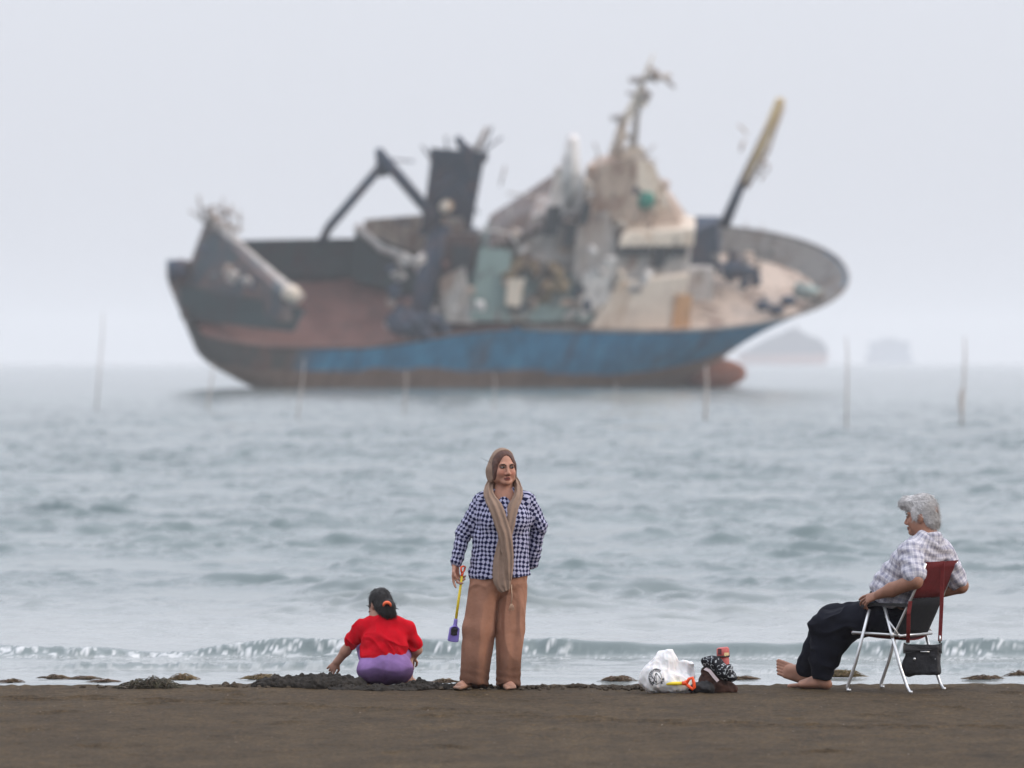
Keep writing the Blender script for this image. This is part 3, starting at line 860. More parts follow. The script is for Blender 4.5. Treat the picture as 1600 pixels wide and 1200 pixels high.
    for x0, x1, y0, y1 in ((962, 1010, 388, 402), (1016, 1034, 388, 420), (1040, 1066, 388, 404)):
        mb = MB(); mb.hexa([sp(*p) for p in ((x0, y1, 4.35), (x1, y1, 4.35), (x1, y1, 3.9), (x0, y1, 3.9), (x0 + 3, y0, 3.95), (x1 + 3, y0, 3.95), (x1 + 3, y0, 3.4), (x0 + 3, y0, 3.4))]); mb.build('window', M_glass, root)
    mb = MB(); mb.hexa([sp(*p) for p in ((962, 391, 4.6), (1078, 388, 4.6), (1084, 352, 0), (985, 356, 0), (966, 372, 4.2), (1080, 360, 4.2), (1082, 340, 0), (985, 344, 0))]); mb.build('visor', M_cream, root, False, .12)
    mb = MB(); mb.hexa([sp(*p) for p in ((905, 395, 2.6), (1072, 372, 2.6), (1078, 345, -2), (915, 330, -2), (912, 268, 0), (1012, 262, 0), (1000, 246, -2.5), (930, 250, -2.5))]); mb.build('upper_works', M_tan, root, False, .1)
    cr = np.random.default_rng(5)
    def clutter(name, mats, n, x0, x1, yf, B, size, seed):
        """n torn plates, boxes and lockers of mixed size between two columns; yf gives the row range"""
        r = np.random.default_rng(seed)
        for i in range(n):
            x = r.uniform(x0, x1); ya, yb = yf(x); y = r.uniform(ya, yb); c = sp(x, y, B + r.normal(0, .4))
            h = size * r.uniform(.25, 1.0, 3) * np.array((1, .5, 1)); R_ = np.array(Matrix.Rotation(r.normal(0, .35), 3, 'Y') @ Matrix.Rotation(r.normal(0, .5), 3, 'Z'))
            k8 = [np.array(q) * h * r.uniform(.75, 1.1, 3) for q in ((-1,-1,-1),(1,-1,-1),(1,1,-1),(-1,1,-1),(-1,-1,1),(1,-1,1),(1,1,1),(-1,1,1))]
            mb = MB(); mb.hexa([c + R_ @ q for q in k8]); mb.build(name, mats[r.integers(len(mats))], root)
    def wires(name, mat, n, x0, x1, yf, B, ln, rad, seed):
        r = np.random.default_rng(seed)
        for i in range(n):
            x = r.uniform(x0, x1); ya, yb = yf(x); y = r.uniform(ya, yb); an = r.normal(1.75, .8); l_ = ln * r.uniform(.4, 1)
            rod(name, mat, [sp(x, y, B), sp(x + l_ * math.cos(an) * .5 + r.normal(0, 3), y - l_ * math.sin(an) * .5, B), sp(x + l_ * math.cos(an), y - l_ * math.sin(an), B)], rad * r.uniform(.6, 1.3), seg=6)
    clutter('plate', (M_cream, M_wall, M_tan, M_tan, M_cream, M_dark), 26, 908, 1042, lambda x: (256 + abs(x - 975) * .62, 366), 2.0, .75, 11)
    clutter('plate', (M_cream, M_white, M_wall, M_white), 10, 900, 1010, lambda x: (380, 490), 4.6, .8, 12)
    clutter('locker', (M_wall, M_tan, M_teal, M_white, M_tan, M_dark), 16, 715, 915, lambda x: (440, 502), 4.8, .65, 13)
    clutter('plate', (M_wall, M_white, M_dark, M_tan), 10, 790, 905, lambda x: (320 + (905 - x) * .5, 400), 2.4, .6, 14)
    clutter('deck_box', (M_wall, M_tan, M_dark, M_bul_fore), 12, 1085, 1240, lambda x: (395, 480), 2.5, .55, 15)
    clutter('debris', (M_mix, M_dark, M_wall), 9, 330, 470, lambda x: (380 + (x - 330) * .7, 440 + (x - 330) * .45), 2.4, .6, 16)
    clutter('net_scrap', (M_dark, M_mix, M_wall, M_deck_aft), 10, 585, 720, lambda x: (400, 515), 4.0, .65, 17)
    wires('stay_wire', M_wall, 12, 910, 1020, lambda x: (240, 330), 1.5, 40, .11, 21)
    wires('rail', M_wall, 10, 330, 395, lambda x: (345, 370), -4.2, 40, .13, 22)
    wires('rail', M_tan, 8, 1150, 1205, lambda x: (190, 300), -1.8, 26, .12, 23)
    wires('cable', M_dark, 10, 640, 760, lambda x: (250, 400), .5, 60, .12, 24)
    wires('rail', M_wall, 10, 760, 900, lambda x: (300, 430), 3.5, 46, .12, 25)
    mb = MB(); mb.ell(sp(1002, 318, 2.4), (1.0, .6, 1.05)); mb.build('liferaft', M_green, root, True)
    mb = MB(); mb.ell(sp(985, 304, 2.2), (.6, .5, 1.2)); mb.build('roof_hatch', M_dark, root, True)
    # signal mast with radar bars
    rod('signal_mast', M_cream, [sp(958, 250, -1), sp(968, 205, -1), sp(988, 165, -1), sp(1006, 120, -1), sp(1014, 100, -1)], [.7, .42, .30, .18, .06])
    rod('mast_stay', M_wall, [sp(985, 240, -1), sp(990, 190, -1), sp(1000, 150, -1)], [.4, .3, .25])
    for (x0, y0, x1, y1, r) in ((950, 196, 985, 188, .26), (978, 140, 1040, 132, .28), (975, 158, 1010, 162, .22), (1005, 118, 1046, 148, .16), (962, 218, 984, 224, .3)):
        rod('radar_bar', M_wall, [sp(x0, y0, -1), sp(x1, y1, -1)], r)
    mb = MB(); mb.ell(sp(997, 172, -1), (.55, .4, .5)); mb.build('mast_lamp', M_cream, root, True)
    clutter('radar', (M_wall, M_tan), 7, 965, 1020, lambda x: (120 + (1020 - x) * 1.3, 145 + (1020 - x) * 1.5), -1, .5, 31)
    mb = MB(); mb.hexa([sp(*p) for p in ((960, 262, 0), (1010, 262, 0), (1010, 262, -2), (960, 262, -2), (975, 235, 0), (1000, 238, 0), (1000, 238, -2), (975, 235, -2))]); mb.build('mast_foot', M_cream, root)

    # fore deck: break, winches, foremast with its boom lashed on
    mb = MB(); mb.hexa([sp(*p) for p in ((1070, 420, 0), (1122, 420, 0), (1128, 380, -4), (1078, 380, -4), (1074, 365, -.6), (1118, 350, -.6), (1126, 338, -4.2), (1080, 338, -4.2))]); mb.build('deck_break', M_dark, root)
    mb = MB(); mb.hexa([sp(*p) for p in ((1072, 470, 3.6), (1112, 470, 3.6), (1112, 460, 2.6), (1072, 460, 2.6), (1074, 422, 3), (1112, 422, 3), (1112, 416, 2), (1074, 416, 2))]); mb.build('locker', M_wall, root)
    heap('windlass', M_dark, ((1142, 410, 0, 1.0925), (1162, 420, 0, 1.15), (1178, 426, 0, 0.8625), (1150, 426, 0, 0.92)), 0.3, 8)
    mb = MB(); mb.tube([sp(1245, 452, 2.5), sp(1285, 462, 2.7)], [.75, .6], 10); mb.build('teal_drum', M_teal, root, True)
    mb = MB()
    for (x, y) in ((1190, 478), (1212, 484), (1230, 470)): mb.ell(sp(x, y, 4), (.8, .5, .5))
    mb.build('bollard', M_dark, root, True)
    rod('foremast', M_dark, [sp(1131, 352, -2.4), sp(1152, 300, -2.4), sp(1176, 245, -2.4), sp(1208, 172, -2.4)], [.55, .46, .36, .26])
    rod('mast_boom', M_boom, [sp(1158, 288, -2), sp(1184, 234, -2), sp(1212, 164, -2)], [.3, .42, .45])
    rod('boom_stay', M_tan, [sp(1164, 296, -2), sp(1196, 240, -2), sp(1214, 180, -2)], .16)
    for t in range(9):
        x = 1160 + t * 6; y = 282 - t * 13.5
        rod('boom_rung', M_tan, [sp(x - 3, y, -2), sp(x + 12, y + 5, -2)], .12)
    mb = MB(); mb.ell(sp(1211, 168, -2.2), (.5, .4, .6)); mb.build('mast_head', M_boom, root, True)
    for i in range(12):
        Lg, hb, u = form(.66 + .022 * i, 1.0)
        rod('stanchion', M_wall, [(Lg, hb, u - .1), (Lg, hb, u + .75)], .08, seg=6)
make_ship()

# ------------------------------------------------------------------ far ships in the haze, stakes in the shallows
def far_ships():
    d = 4700; k = d / FPX
    def at(px, py): return ((px - 800) * k, CAM_Z - (py - HY) * k)
    m_lo = mat_plain('far_red', (.30, .17, .15), .8, scale=.05); m_hi = mat_plain('far_dark', (.06, .065, .09), .8, scale=.05)
    x0, zb = at(1150, 571); x1, _ = at(1294, 571)
    root = thing('cargo_ship', 'distant cargo ship with dark upper works half hidden by the trawler bow', 'ship', ((x0 + x1) / 2, d, SEA))
    w = (x1 - x0) / 2
    def prof(name, pts, half, mat, r=root):
        V = [(p[0], -half, p[1]) for p in pts] + [(p[0], half, p[1]) for p in pts]; n = len(pts)
        F = [tuple(range(n)), tuple(range(n, 2*n))[::-1]] + [(i, n+i, n+(i+1)%n, (i+1)%n) for i in range(n)]
        link_mesh(name, V, F, mat, r, False)
    def loc(px, py, r=root): a = at(px, py); return (a[0] - r.location.x, a[1] - SEA)
    prof('hull', [loc(1160, 572), loc(1288, 572), loc(1295, 553), loc(1150, 553)], 8, m_lo)
    prof('upper_works', [loc(1150, 553), loc(1293, 553), loc(1290, 540), loc(1280, 530), loc(1262, 524), loc(1250, 516), loc(1234, 513), loc(1222, 520), loc(1200, 528), loc(1170, 545)], 7, m_hi)
    prof('mast', [loc(1242, 514), loc(1246, 514), loc(1245, 504), loc(1243, 504)], .4, m_hi)
    d = 7000; k = d / FPX
    m2 = mat_plain('far_blue', (.12, .16, .24), .8, scale=.03)
    x0, _ = at(1390, 570)
    r2 = thing('container_ship', 'pale blocky ship almost lost in haze on the horizon', 'ship', (x0, d, SEA))
    prof('hull', [loc(1354, 569, r2), loc(1424, 569, r2), loc(1426, 556, r2), loc(1352, 556, r2)], 12, m2, r2)
    prof('cargo_stack', [loc(1358, 556, r2), loc(1420, 556, r2), loc(1421, 534, r2), loc(1402, 532, r2), loc(1401, 528, r2), loc(1376, 528, r2), loc(1375, 533, r2), loc(1358, 534, r2)], 11, m2, r2)
far_ships()

def stakes():
    m = mat_plain('weathered_stake', (.40, .36, .33), .9)
    spec = [(155, 488, 640, 12, 'tall stake far left of the trawler stern, bent at its top'), (327, 566, 640, 12, 'short leaning stake just under the trawler stern'),
            (468, 560, 656, 14, 'thin leaning stake in front of the red stern part of the trawler hull'), (632, 578, 648, 4, 'thin stake in the water under the trawler winch'),
            (771, 582, 644, 2, 'short stake in the water below the middle of the trawler'), (960, 596, 646, 3, 'faint short stake under the pale deckhouse of the trawler'),
            (1102, 572, 656, 2, 'stout stake beside the red bulb of the trawler bow'), (1322, 526, 668, 0, 'stake right of the distant cargo ship'),
            (1504, 526, 664, 6, 'stake nearest the right edge of the sea, with a dark wrap low down')]
    for i, (x, yt, yb, lean, lab) in enumerate(spec):
        d = FPX * (CAM_Z - SEA) / (yb - HY); k = d / FPX
        mb = MB(); h = (yb - yt) * k
        r = (.10, .13, .09, .09, .08, .07, .17, .10, .13)[i] * .42
        b = np.array((0, 0, -.6)); t = np.array((lean * k, 0, h))
        mb.tube([b, b * .5 + t * .5 + np.array((.03, 0, 0)), t * .8 + b * .2 + np.array((.05, 0, 0)), t], [r, r * .9, r * .7, r * .4], 7)
        if i in (8,): mb.ell((.02, 0, 1.2 * k * 30), (r * 1.8, r * 1.8, .5))
        o = mb.build('fishing_stake', m, None, True); o.location = ((x - lean / 2 - 800) * k, d, SEA)
        tag(o, lab, 'stake', 'fishing stakes standing in the sea')
stakes()

# ------------------------------------------------------------------ people: shared builders
def spot(px, ybase):
    """ground point below a photo column whose foot is at row ybase, and metres per photo pixel there"""
    d = FPX * CAM_Z / (ybase - HY)
    return Vector(((px - 800) / FPX * d, d, 0.0)), d / FPX

M_skin = mat_attr('skin', .55, .10, 30, .0006, 160, .3, sss=.08)
M_hair = mat_attr('hair', .55, .35, 60, .004, 90, .35)
M_cloth = mat_attr('cloth', .9, .10, 14, .004, 45, .1)
M_eye = mat_plain('eyeball', (.22, .20, .19), .2, var=.02)
M_iris = mat_plain('iris', (.015, .01, .008), .15, var=.02)
M_brow = mat_plain('brow_hair', (.02, .014, .011), .8)
M_browg = mat_plain('grey_brow_hair', (.25, .24, .23), .8)

class Frame:
    def __init__(s, C, face, tilt=0.0, sc=1.0, roll=0.0):
        """C eye level centre, face = heading of the face in plan (x, y), tilt = nodding down"""
        f = nrm((face[0], face[1], 0)); y = -f; z = np.array((0, 0, 1.0)); x = np.cross(y, z)
        c, n = math.cos(tilt), math.sin(tilt)
        y2 = y * c + z * n; z2 = z * c - y * n
        c, n = math.cos(roll), math.sin(roll)
        x3 = x * c + z2 * n; z3 = z2 * c - x * n
        s.C = np.asarray(C, float); s.R = np.stack([x3, y2, z3], 1); s.s = sc
    def p(s, *q): return s.C + s.s * (s.R @ np.asarray(q, float))
    def ell(s, F, c, r, k=.01, op='u'): F.ell(s.p(*c), np.asarray(r) * s.s, k * s.s, op, s.R)
    def cone(s, F, a, b, ra, rb, k=.01, op='u'): F.cone(s.p(*a), s.p(*b), ra * s.s, rb * s.s, k * s.s, op)
    def loc(s, V): return ((V - s.C) @ s.R) / s.s

def add_head(F, H, jowl=0.0):
    E = lambda *a, **k: H.ell(F, *a, **k)
    E((0, .015, .030), (.073, .092, .086)); E((0, -.028, -.035), (.061 + jowl, .062, .080), k=.03)
    E((0, -.072, -.098), (.026 + jowl, .024, .020), k=.03)
    for sd in (-1, 1):
        E((sd * (.042 + jowl), -.015, -.068), (.024, .042, .032), k=.03)
        E((sd * .037, -.062, -.034), (.027, .026, .026), k=.02)
        E((sd * .030, -.080, .021), (.020, .010, .008), k=.02)
        E((sd * .032, -.100, .003), (.019, .013, .011), k=.010, op='s')
        E((sd * .032, -.080, .002), (.016, .012, .0095), k=.004)
        E((sd * .077, .008, -.012), (.010, .020, .032), k=.008)
        E((sd * .014, -.097, -.043), (.010, .011, .009), k=.007)
    H.cone(F, (0, -.086, .010), (0, -.108, -.036), .008, .0125, k=.010)
    E((0, -.094, -.066), (.022, .010, .006), k=.006); E((0, -.092, -.077), (.019, .011, .007), k=.006)
    E((0, -.112, -.0712), (.024, .012, .0022), k=.003, op='s')

def face_cols(H, V, base, lip, dark=.25):
    q = H.loc(V); c = np.tile(np.asarray(base, np.float32), (len(V), 1))
    front = q[:, 1] < -.055
    blush = np.exp(-(((np.abs(q[:, 0]) - .036) / .022) ** 2 + ((q[:, 2] + .035) / .024) ** 2)) * front
    c = c * (1 - blush[:, None] * np.array((-.04, .14, .14)))
    q0 = q; q = q.copy(); q[:, 2] += 11.0 * q[:, 0] ** 2 * (np.abs(q[:, 0]) < .04)      # corners of the mouth turned down
    lm = np.clip(1.4 - (np.abs(q[:, 0]) / .024) ** 2 - ((q[:, 2] + .0715) / .013) ** 2, 0, 1) * (q[:, 1] < -.07)
    c = c * (1 - lm[:, None]) + lm[:, None] * np.asarray(lip)
    ml = np.exp(-((q[:, 2] + .0712) / .003) ** 2) * (np.abs(q[:, 0]) < .023) * (q[:, 1] < -.07)
    c = c * (1 - .75 * ml[:, None])
    q = q0
    eye_shade = np.clip(1.5 - ((np.abs(q[:, 0]) - .032) / .021) ** 2 - ((q[:, 2] - .004) / .012) ** 2, 0, 1) * (q[:, 1] < -.06)  # shade of the eye sockets, painted into the skin colour
    c = c * (1 - eye_shade[:, None] * (1 - dark))
    nm = np.clip(1.2 - ((np.abs(q[:, 0]) - .010) / .006) ** 2 - ((q[:, 2] + .051) / .006) ** 2, 0, 1) * (q[:, 1] < -.085)
    return c * (1 - .7 * nm[:, None])

def add_face_parts(H, root, brow=None, frown=.0):
    for sd in (-1, 1):
        mb = MB(); mb.ell((0, 0, 0), (.0125, .0085, .0058), 12, 8)
        o = mb.build('eye', M_eye, root, True)
        M = Matrix.Identity(4)
        for i in range(3):
            for j in range(3): M[i][j] = float(H.R[i, j] * H.s)
        M.translation = Vector(H.p(sd * .032, -.0865, .002)); o.matrix_local = M
        mb = MB(); mb.ell((.002, -.0062, .0), (.0082, .0034, .0054), 10, 6)
        i2 = mb.build('iris', M_iris, o, True)
        mb = MB()
        mb.tube([H.p(sd * .012, -.098, .016 - frown), H.p(sd * .026, -.098, .0225), H.p(sd * .042, -.088, .0225 + frown * .4), H.p(sd * .053, -.074, .015)], [.0026 * H.s, .0032 * H.s, .0026 * H.s, .0010 * H.s], 6, flat=1)
        mb.build('eyebrow', brow or M_brow, root, True)

def add_hand(F, W, R, side, curls, sc=1.0, thumb=None, spread=.05, vox=.004):
    """W wrist, R columns = (thumb axis, back of hand, towards forearm); fingers bend to the palm side"""
    R = np.asarray(R, float); W = np.asarray(W, float)
    P = lambda *q: W + sc * (R @ np.asarray(q, float))
    F.econe(P(0, 0, .01), P(0, 0, -.078), (.027 * sc, .019 * sc), (.040 * sc, .014 * sc), R[:, 0], .012, cap=1.2)
    for i in range(4):
        b = np.array((side * (.030 - .020 * i), 0, (-.084, -.089, -.085, -.076)[i])); th = 0
        for j in range(3):
            th += math.radians(curls[i][j]); ln = (.040, .025, .021)[j] * (.95, 1.06, .98, .78)[i]
            n = b + ln * np.array((side * spread * (1.5 - i), -math.sin(th), -math.cos(th)))
            F.cone(P(*b), P(*n), (.0092, .0084, .0076)[j] * sc, (.0084, .0076, .0066)[j] * sc, .004); b = n
    t = thumb or [(.024, -.008, -.026), (.048, -.022, -.056), (.050, -.036, -.080), (.044, -.046, -.098)]
    for j in range(3):
        F.cone(P(side * t[j][0], *t[j][1:]), P(side * t[j+1][0], *t[j+1][1:]), (.0135, .0105, .009)[j] * sc, (.0105, .009, .0075)[j] * sc, .006)

def add_foot(F, ankle, heel, toe, sc=1.0, side=1, roll=0.0):
    """a bare foot: heel, arch and five toes along heel > toe"""
    ankle, heel, toe = (np.asarray(q, float) for q in (ankle, heel, toe))
    d = nrm(toe - heel); up = np.array((0, 0, 1.0)); up = nrm(up - d * np.dot(up, d)); w = np.cross(d, up)
    w = w * math.cos(roll) + up * math.sin(roll)
    ball = heel + (toe - heel) * .70
    F.cone(ankle, heel + d * .02 * sc + up * .012, .036 * sc, .034 * sc, .02)
    F.econe(heel, ball, (.032 * sc, .030 * sc), (.046 * sc, .020 * sc), w, .02)
    F.cone(ankle - up * .01 + d * .02, ball + up * .008, .034 * sc, .020 * sc, .03)
    for i in range(5):
        b = ball + w * side * (.034 - .017 * i) * sc
        n = b + d * (.070, .066, .058, .050, .040)[i] * sc - up * .004
        r = (.0125, .009, .0085, .008, .0075)[i] * sc
        F.cone(b, n, r * 1.15, r, .006)

def creases(V, fr, seed, amp):
    """sharp cloth creases: ridged noise, stretched by fr"""
    V = np.asarray(V) * np.asarray(fr); w = np.stack([vnoise(V * .5, seed + 1), vnoise(V * .5, seed + 2), vnoise(V * .5, seed + 3)], 1)
    return amp * (np.clip(1 - 2.2 * np.abs(vnoise(V + .6 * w, seed)), 0, 1) ** 1.3 - .3)

def folds(V, amp, fr, seed, stretch=(1, 1, 1)):
    return amp * fbm(V * np.asarray(stretch) * fr, seed, 3, .5)

# ------------------------------------------------------------------ toy shovels
M_yel = mat_plain('yellow_plastic', (.80, .60, .02), .35, var=.06)
M_org = mat_plain('orange_plastic', (.85, .09, .015), .35, var=.06)
M_pur = mat_plain('purple_plastic', (.22, .17, .50), .4, var=.12)
M_wet = mat_plain('dark_wet_sand', (.022, .020, .020), .8, bmp=.004)

def d_grip(root, top, d, w, sc=1.0):
    top = np.asarray(top, float); d = nrm(d); w = nrm(w); mb = MB()
    pts = [top, top + d * .018 * sc + w * .026 * sc, top + d * .052 * sc + w * .036 * sc, top + d * .060 * sc, top + d * .052 * sc - w * .036 * sc, top + d * .018 * sc - w * .026 * sc, top]
    mb.tube(pts, .0085 * sc, 8); mb.tube([top - d * .03 * sc, top + d * .006 * sc], [.011 * sc, .013 * sc], 8)
    return mb.build('grip', M_org, root, True)

def make_held_shovel(loc, A, B):
    """A top of the shaft, B lower end, relative to loc"""
    root = thing('toy_shovel', 'yellow toy shovel with purple blade hanging from the standing woman\'s hand', 'toy shovel', loc)
    A = np.asarray(A); B = np.asarray(B); d = nrm(B - A)
    mb = MB(); mb.tube([A, B], [.0085, .0095], 10); mb.build('shaft', M_yel, root, True)
    d_grip(root, A, -d, (.5, .86, 0), .8)
    w = nrm(np.array((1.0, .25, 0)) - d * np.dot((1.0, .25, 0), d)); n = np.cross(w, d)
    if n[1] > 0: n = -n
    S_ = Solid(.0035)
    S_.cone(B - d * .012, B + d * .032, .013, .0145, .004)
    S_.econe(B + d * .05, B + d * .128, (.036, .020), (.040, .013), w, .012)
    S_.econe(B + d * .052 + n * .013, B + d * .150 + n * .010, (.028, .016), (.032, .012), w, .003, op='s')
    S_.half(B + d * .150, d)
    mm = mat_attr('purple_blade', .4, .1)
    S_.build('blade', mm, root, (.21, .16, .48))
    S2 = Solid(.0035); S2.econe(B + d * .050 + n * .003, B + d * .088 + n * .002, (.024, .009), (.022, .007), w, .004)
    S2.build('clinging_sand', M_wet, root, (.02, .02, .02), disp=lambda V: .003 * fbm(V * 90, 4))

# ------------------------------------------------------------------ the standing woman
def mat_checks():
    m, N, L, b = new_mat('blue_white_checks')
    uv = N.new('ShaderNodeUVMap'); mp = N.new('ShaderNodeMapping'); mp.inputs['Rotation'].default_value = (0, 0, math.radians(45)); mp.inputs['Scale'].default_value = (46, 46, 46)
    mp.inputs['Location'].default_value = (.13, .07, .5)
    n = noise_node(N, L, 9, 2); 
    nd = noise_node(N, L, 7, 2); va = N.new('ShaderNodeVectorMath'); va.operation = 'MULTIPLY_ADD'; va.inputs[1].default_value = (.05, .05, 0)
    L.new(nd.outputs['Color'], va.inputs[0]); L.new(uv.outputs[0], va.inputs[2])      # cloth pulls the checks out of line
    L.new(va.outputs[0], mp.inputs[0]); ck = N.new('ShaderNodeTexChecker'); ck.inputs['Scale'].default_value = 1
    ck.inputs['Color1'].default_value = (.38, .38, .52, 1); ck.inputs['Color2'].default_value = (.012, .014, .05, 1)
    L.new(mp.outputs[0], ck.inputs['Vector']); L.new(ck.outputs[0], b.inputs['Base Color'])
    b.inputs['Roughness'].default_value = .9; set_in(b, 'Specular IOR Level', .1)
    n2 = noise_node(N, L, 26, 3); bump(N, L, b, n2.outputs[0], .7, .006)
    return m

def make_woman():
    O, k = spot(780, 1076.5); O.z = .0
    root = thing('person', 'standing woman in beige headscarf, blue and white checked jacket and brown trousers facing the camera', 'person', O)
    X = lambda px: (px - 780) * k
    Z = lambda py: (1076.5 - py) * k
    yaw = math.radians(20)
    H = Frame((.026, -.01, Z(729.5)), (math.sin(yaw), -math.cos(yaw)), math.radians(2), 1.03)
    v = .004
    F = Solid(v)
    add_head(F, H, .010)
    F.cone((.030, .015, 1.31), (.030, .010, 1.45), .060, .054, .03)
    F.econe((.035, .01, 1.12), (.035, .015, 1.32), (.14, .09), (.09, .065), k=.05)
    F.econe((.0, .0, .80), (.035, .01, 1.12), (.15, .10), (.14, .09), k=.05)
    shR, elR, wrR = (-.112, .015, 1.288), (X(724), .025, Z(832)), (X(712), -.02, Z(881))
    shL, elL, wrL = (.184, .015, 1.290), (X(843), .065, Z(823)), (X(829), .16, Z(884))
    F.cone((.03, .01, 1.29), shR, .06, .045, .04); F.cone((.03, .01, 1.29), shL, .06, .045, .04)
    for a, e, w in ((shR, elR, wrR), (shL, elL, wrL)):
        F.cone(a, e, .042, .036, .02); F.cone(e, w, .037, .026, .01)
    yw = math.radians(-38)
    Rz = np.array([[math.cos(yw), -math.sin(yw), 0], [math.sin(yw), math.cos(yw), 0], [0, 0, 1]])
    dr = nrm((.10, 0, 1)); base = np.stack([(0, 1, 0), (-1, 0, 0), (0, 0, 1)], 1)
    RH = Rz @ base
    add_hand(F, wrR, RH, -1, [(12, 14, 8), (34, 40, 20), (46, 46, 24), (52, 48, 24)], 1.0)
    RL = np.stack([(-.3, .1, -.9), (.5, .85, -.05), (.85, -.5, -.1)], 1); RL = np.linalg.qr(RL)[0] * -1
    RL = np.stack([(0, .2, .98), (.94, .3, -.05), (.3, -.9, .2)], 1); q, r_ = np.linalg.qr(RL); RL = q * np.sign(np.diag(r_))
    add_hand(F, wrL, RL, 1, [(10, 15, 10)] * 4, .95)
    hipL, hipR = (-.095, 0, .80), (.095, 0, .80)
    kn1, an1 = (X(748), -.025, .42), (X(738), .02, .075)
    kn2, an2 = (X(797.5), .010, .42), (X(793), .03, .075)
    for h, kn, an in ((hipL, kn1, an1), (hipR, kn2, an2)):
        F.cone(h, kn, .085, .058, .03); F.cone(kn, an, .056, .036, .02)
    add_foot(F, (an1[0], .035, .075), (X(737), .05, .034), (X(713), -.135, .018), .95, -1)
    add_foot(F, (an2[0], .035, .075), (X(791), .05, .034), (X(799), -.165, .018), .95, 1)
    def cols(V):
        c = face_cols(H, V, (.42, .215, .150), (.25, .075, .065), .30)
        sand = sstep(.07, .0, V[:, 2]) * .6
        return c * (1 - sand[:, None]) + sand[:, None] * np.array((.12, .09, .06))
    F.build('body', M_skin, root, cols)
    add_face_parts(H, root, None, .0035)

    # hair under the scarf
    G = Solid(v); H.ell(G, (0, .008, .028), (.077, .094, .089)); 
    for sd in (-1, 1): H.ell(G, (sd * .067, -.026, -.022), (.016, .040, .070), k=.012)
    H.ell(G, (0, -.120, -.012), (.067, .094, .104), k=.008, op='s')
    H.ell(G, (0, -.112, .045), (.040, .06, .060), k=.012, op='s')
    G.build('hair', M_hair, root, (.075, .030, .020), disp=lambda V: .0015 * vnoise(H.loc(V) * (160, 30, 40), 3))

    # jacket
    J = Solid(v)
    J.econe((0, 0, .775), (.012, 0, 1.02), (.214, .152), (.184, .135), k=.03); J.econe((.012, 0, 1.02), (.032, 0, 1.20), (.182, .135), (.180, .128), k=.04)
    J.econe((.032, .0, 1.19), (.036, .012, 1.315), (.178, .122), (.122, .080), k=.05)
    for sd in (-1, 1): J.ell((.034 + sd * .075, -.095, 1.155), (.078, .055, .08), k=.05)
    for a, e, w in ((shR, elR, wrR), (shL, elL, wrL)):
        a_, e_, w_ = map(np.asarray, (a, e, w))
        J.cone(np.array((.035, .015, 1.30)), a_, .055, .060, .05); J.cone(a_, e_, .064, .056, .030); J.cone(e_, w_ + (w_ - e_) * -.06, .056, .045, .014)
    J.cone((.03, .005, 1.34), (.03, -.01, 1.48), .052, .075, .006, op='s')
    J.ell((.034, -.10, 1.345), (.082, .10, .10), k=.006, op='s')
    J.half((0, 0, .768), (.05, .03, -1))
    dw = nrm(np.asarray(wrR) - np.asarray(elR))
    segs = [((0, 0, .75), (.035, .005, 1.40), (1, 0, 0), .172), (shR, elR, (1, 0, 0), .060), (elR, wrR, (1, 0, 0), .052), (shL, elL, (1, 0, 0), .060), (elL, wrL, (1, 0, 0), .052)]
    def jd(V):
        d = .006 * fbm(V * (9, 9, 5), 5, 3)
        hem = sstep(.93, .78, V[:, 2]) * (np.abs(V[:, 0]) < .21)
        d = d + .0025 * hem * np.sin(V[:, 0] * 52 + 2 * vnoise(V * 6, 9)) 
        d = d + creases(V, (10, 10, 6), 57, .006)
        ar = (V[:, 0] < -.17) | (V[:, 0] > .235)
        d = d + ar * .0028 * np.sin(V[:, 2] * 95 + 60 * V[:, 0] + 2.5 * vnoise(V * 12, 12))
        return d
    J.build('jacket', mat_checks(), root, (.5, .5, .6), disp=jd, uvf=limb_uv(segs))
    # the dark shirt edge at the neck
    U = Solid(v); U.econe((.032, -.02, 1.22), (.032, .0, 1.318), (.075, .095), (.056, .062), k=.02); U.cone((.03, .005, 1.335), (.03, -.02, 1.48), .056, .08, .004, op='s')
    U.build('undershirt', mat_checks(), root, (.02, .02, .06), uvf=limb_uv([((.032, -.02, 1.2), (.032, 0, 1.34), (1, 0, 0), .08)]))

    # trousers
    T = Solid(v)
    T.econe((0, 0, .74), (.0, 0, .93), (.192, .134), (.175, .122), k=.03)
    T.ell((0, .05, .80), (.17, .12, .10), k=.05)
    T.econe((-.088, -.012, .76), kn1, (.108, .108), (.107, .105), k=.03); T.econe(kn1, (X(739.5), .015, .03), (.101, .105), (.096, .115), k=.03)
    T.econe((.092, .010, .78), kn2, (.106, .108), (.106, .105), k=.003); T.econe(kn2, (X(792.5), .015, .04), (.101, .105), (.083, .110), k=.008)
    T.half((0, 0, .022), (.0, -.22, -1))
    def td(V):
        d = .005 * fbm(V * (8, 8, 2.2), 21, 3)
        z = V[:, 2]; side = np.where(V[:, 0] < .005, -1, 1)
        d = d + .013 * sstep(.78, .30, z) * np.sin(V[:, 0] * 50 + V[:, 1] * 24 + side * 1.3 + 2.6 * vnoise(V * (4, 4, 1.6), 24)) * (.6 + .6 * vnoise(V * (5, 5, 2), 27))
        d = d * .7 + creases(V, (11, 11, 2.0), 51, .012) * sstep(.84, .55, z) + creases(V + V[:, [2, 0, 1]] * .6, (9, 9, 7), 55, .008) * sstep(.55, .8, z)
        low = sstep(.20, .05, z)
        d = d + .010 * low * .2 * np.sin(z * 110 + V[:, 0] * 30 + 3 * vnoise(V * 9, 26))
        d = d + .0015 * sstep(.62, .74, z) * np.sin((z * 1.0 + np.abs(V[:, 0]) * .8) * 90)
        return d
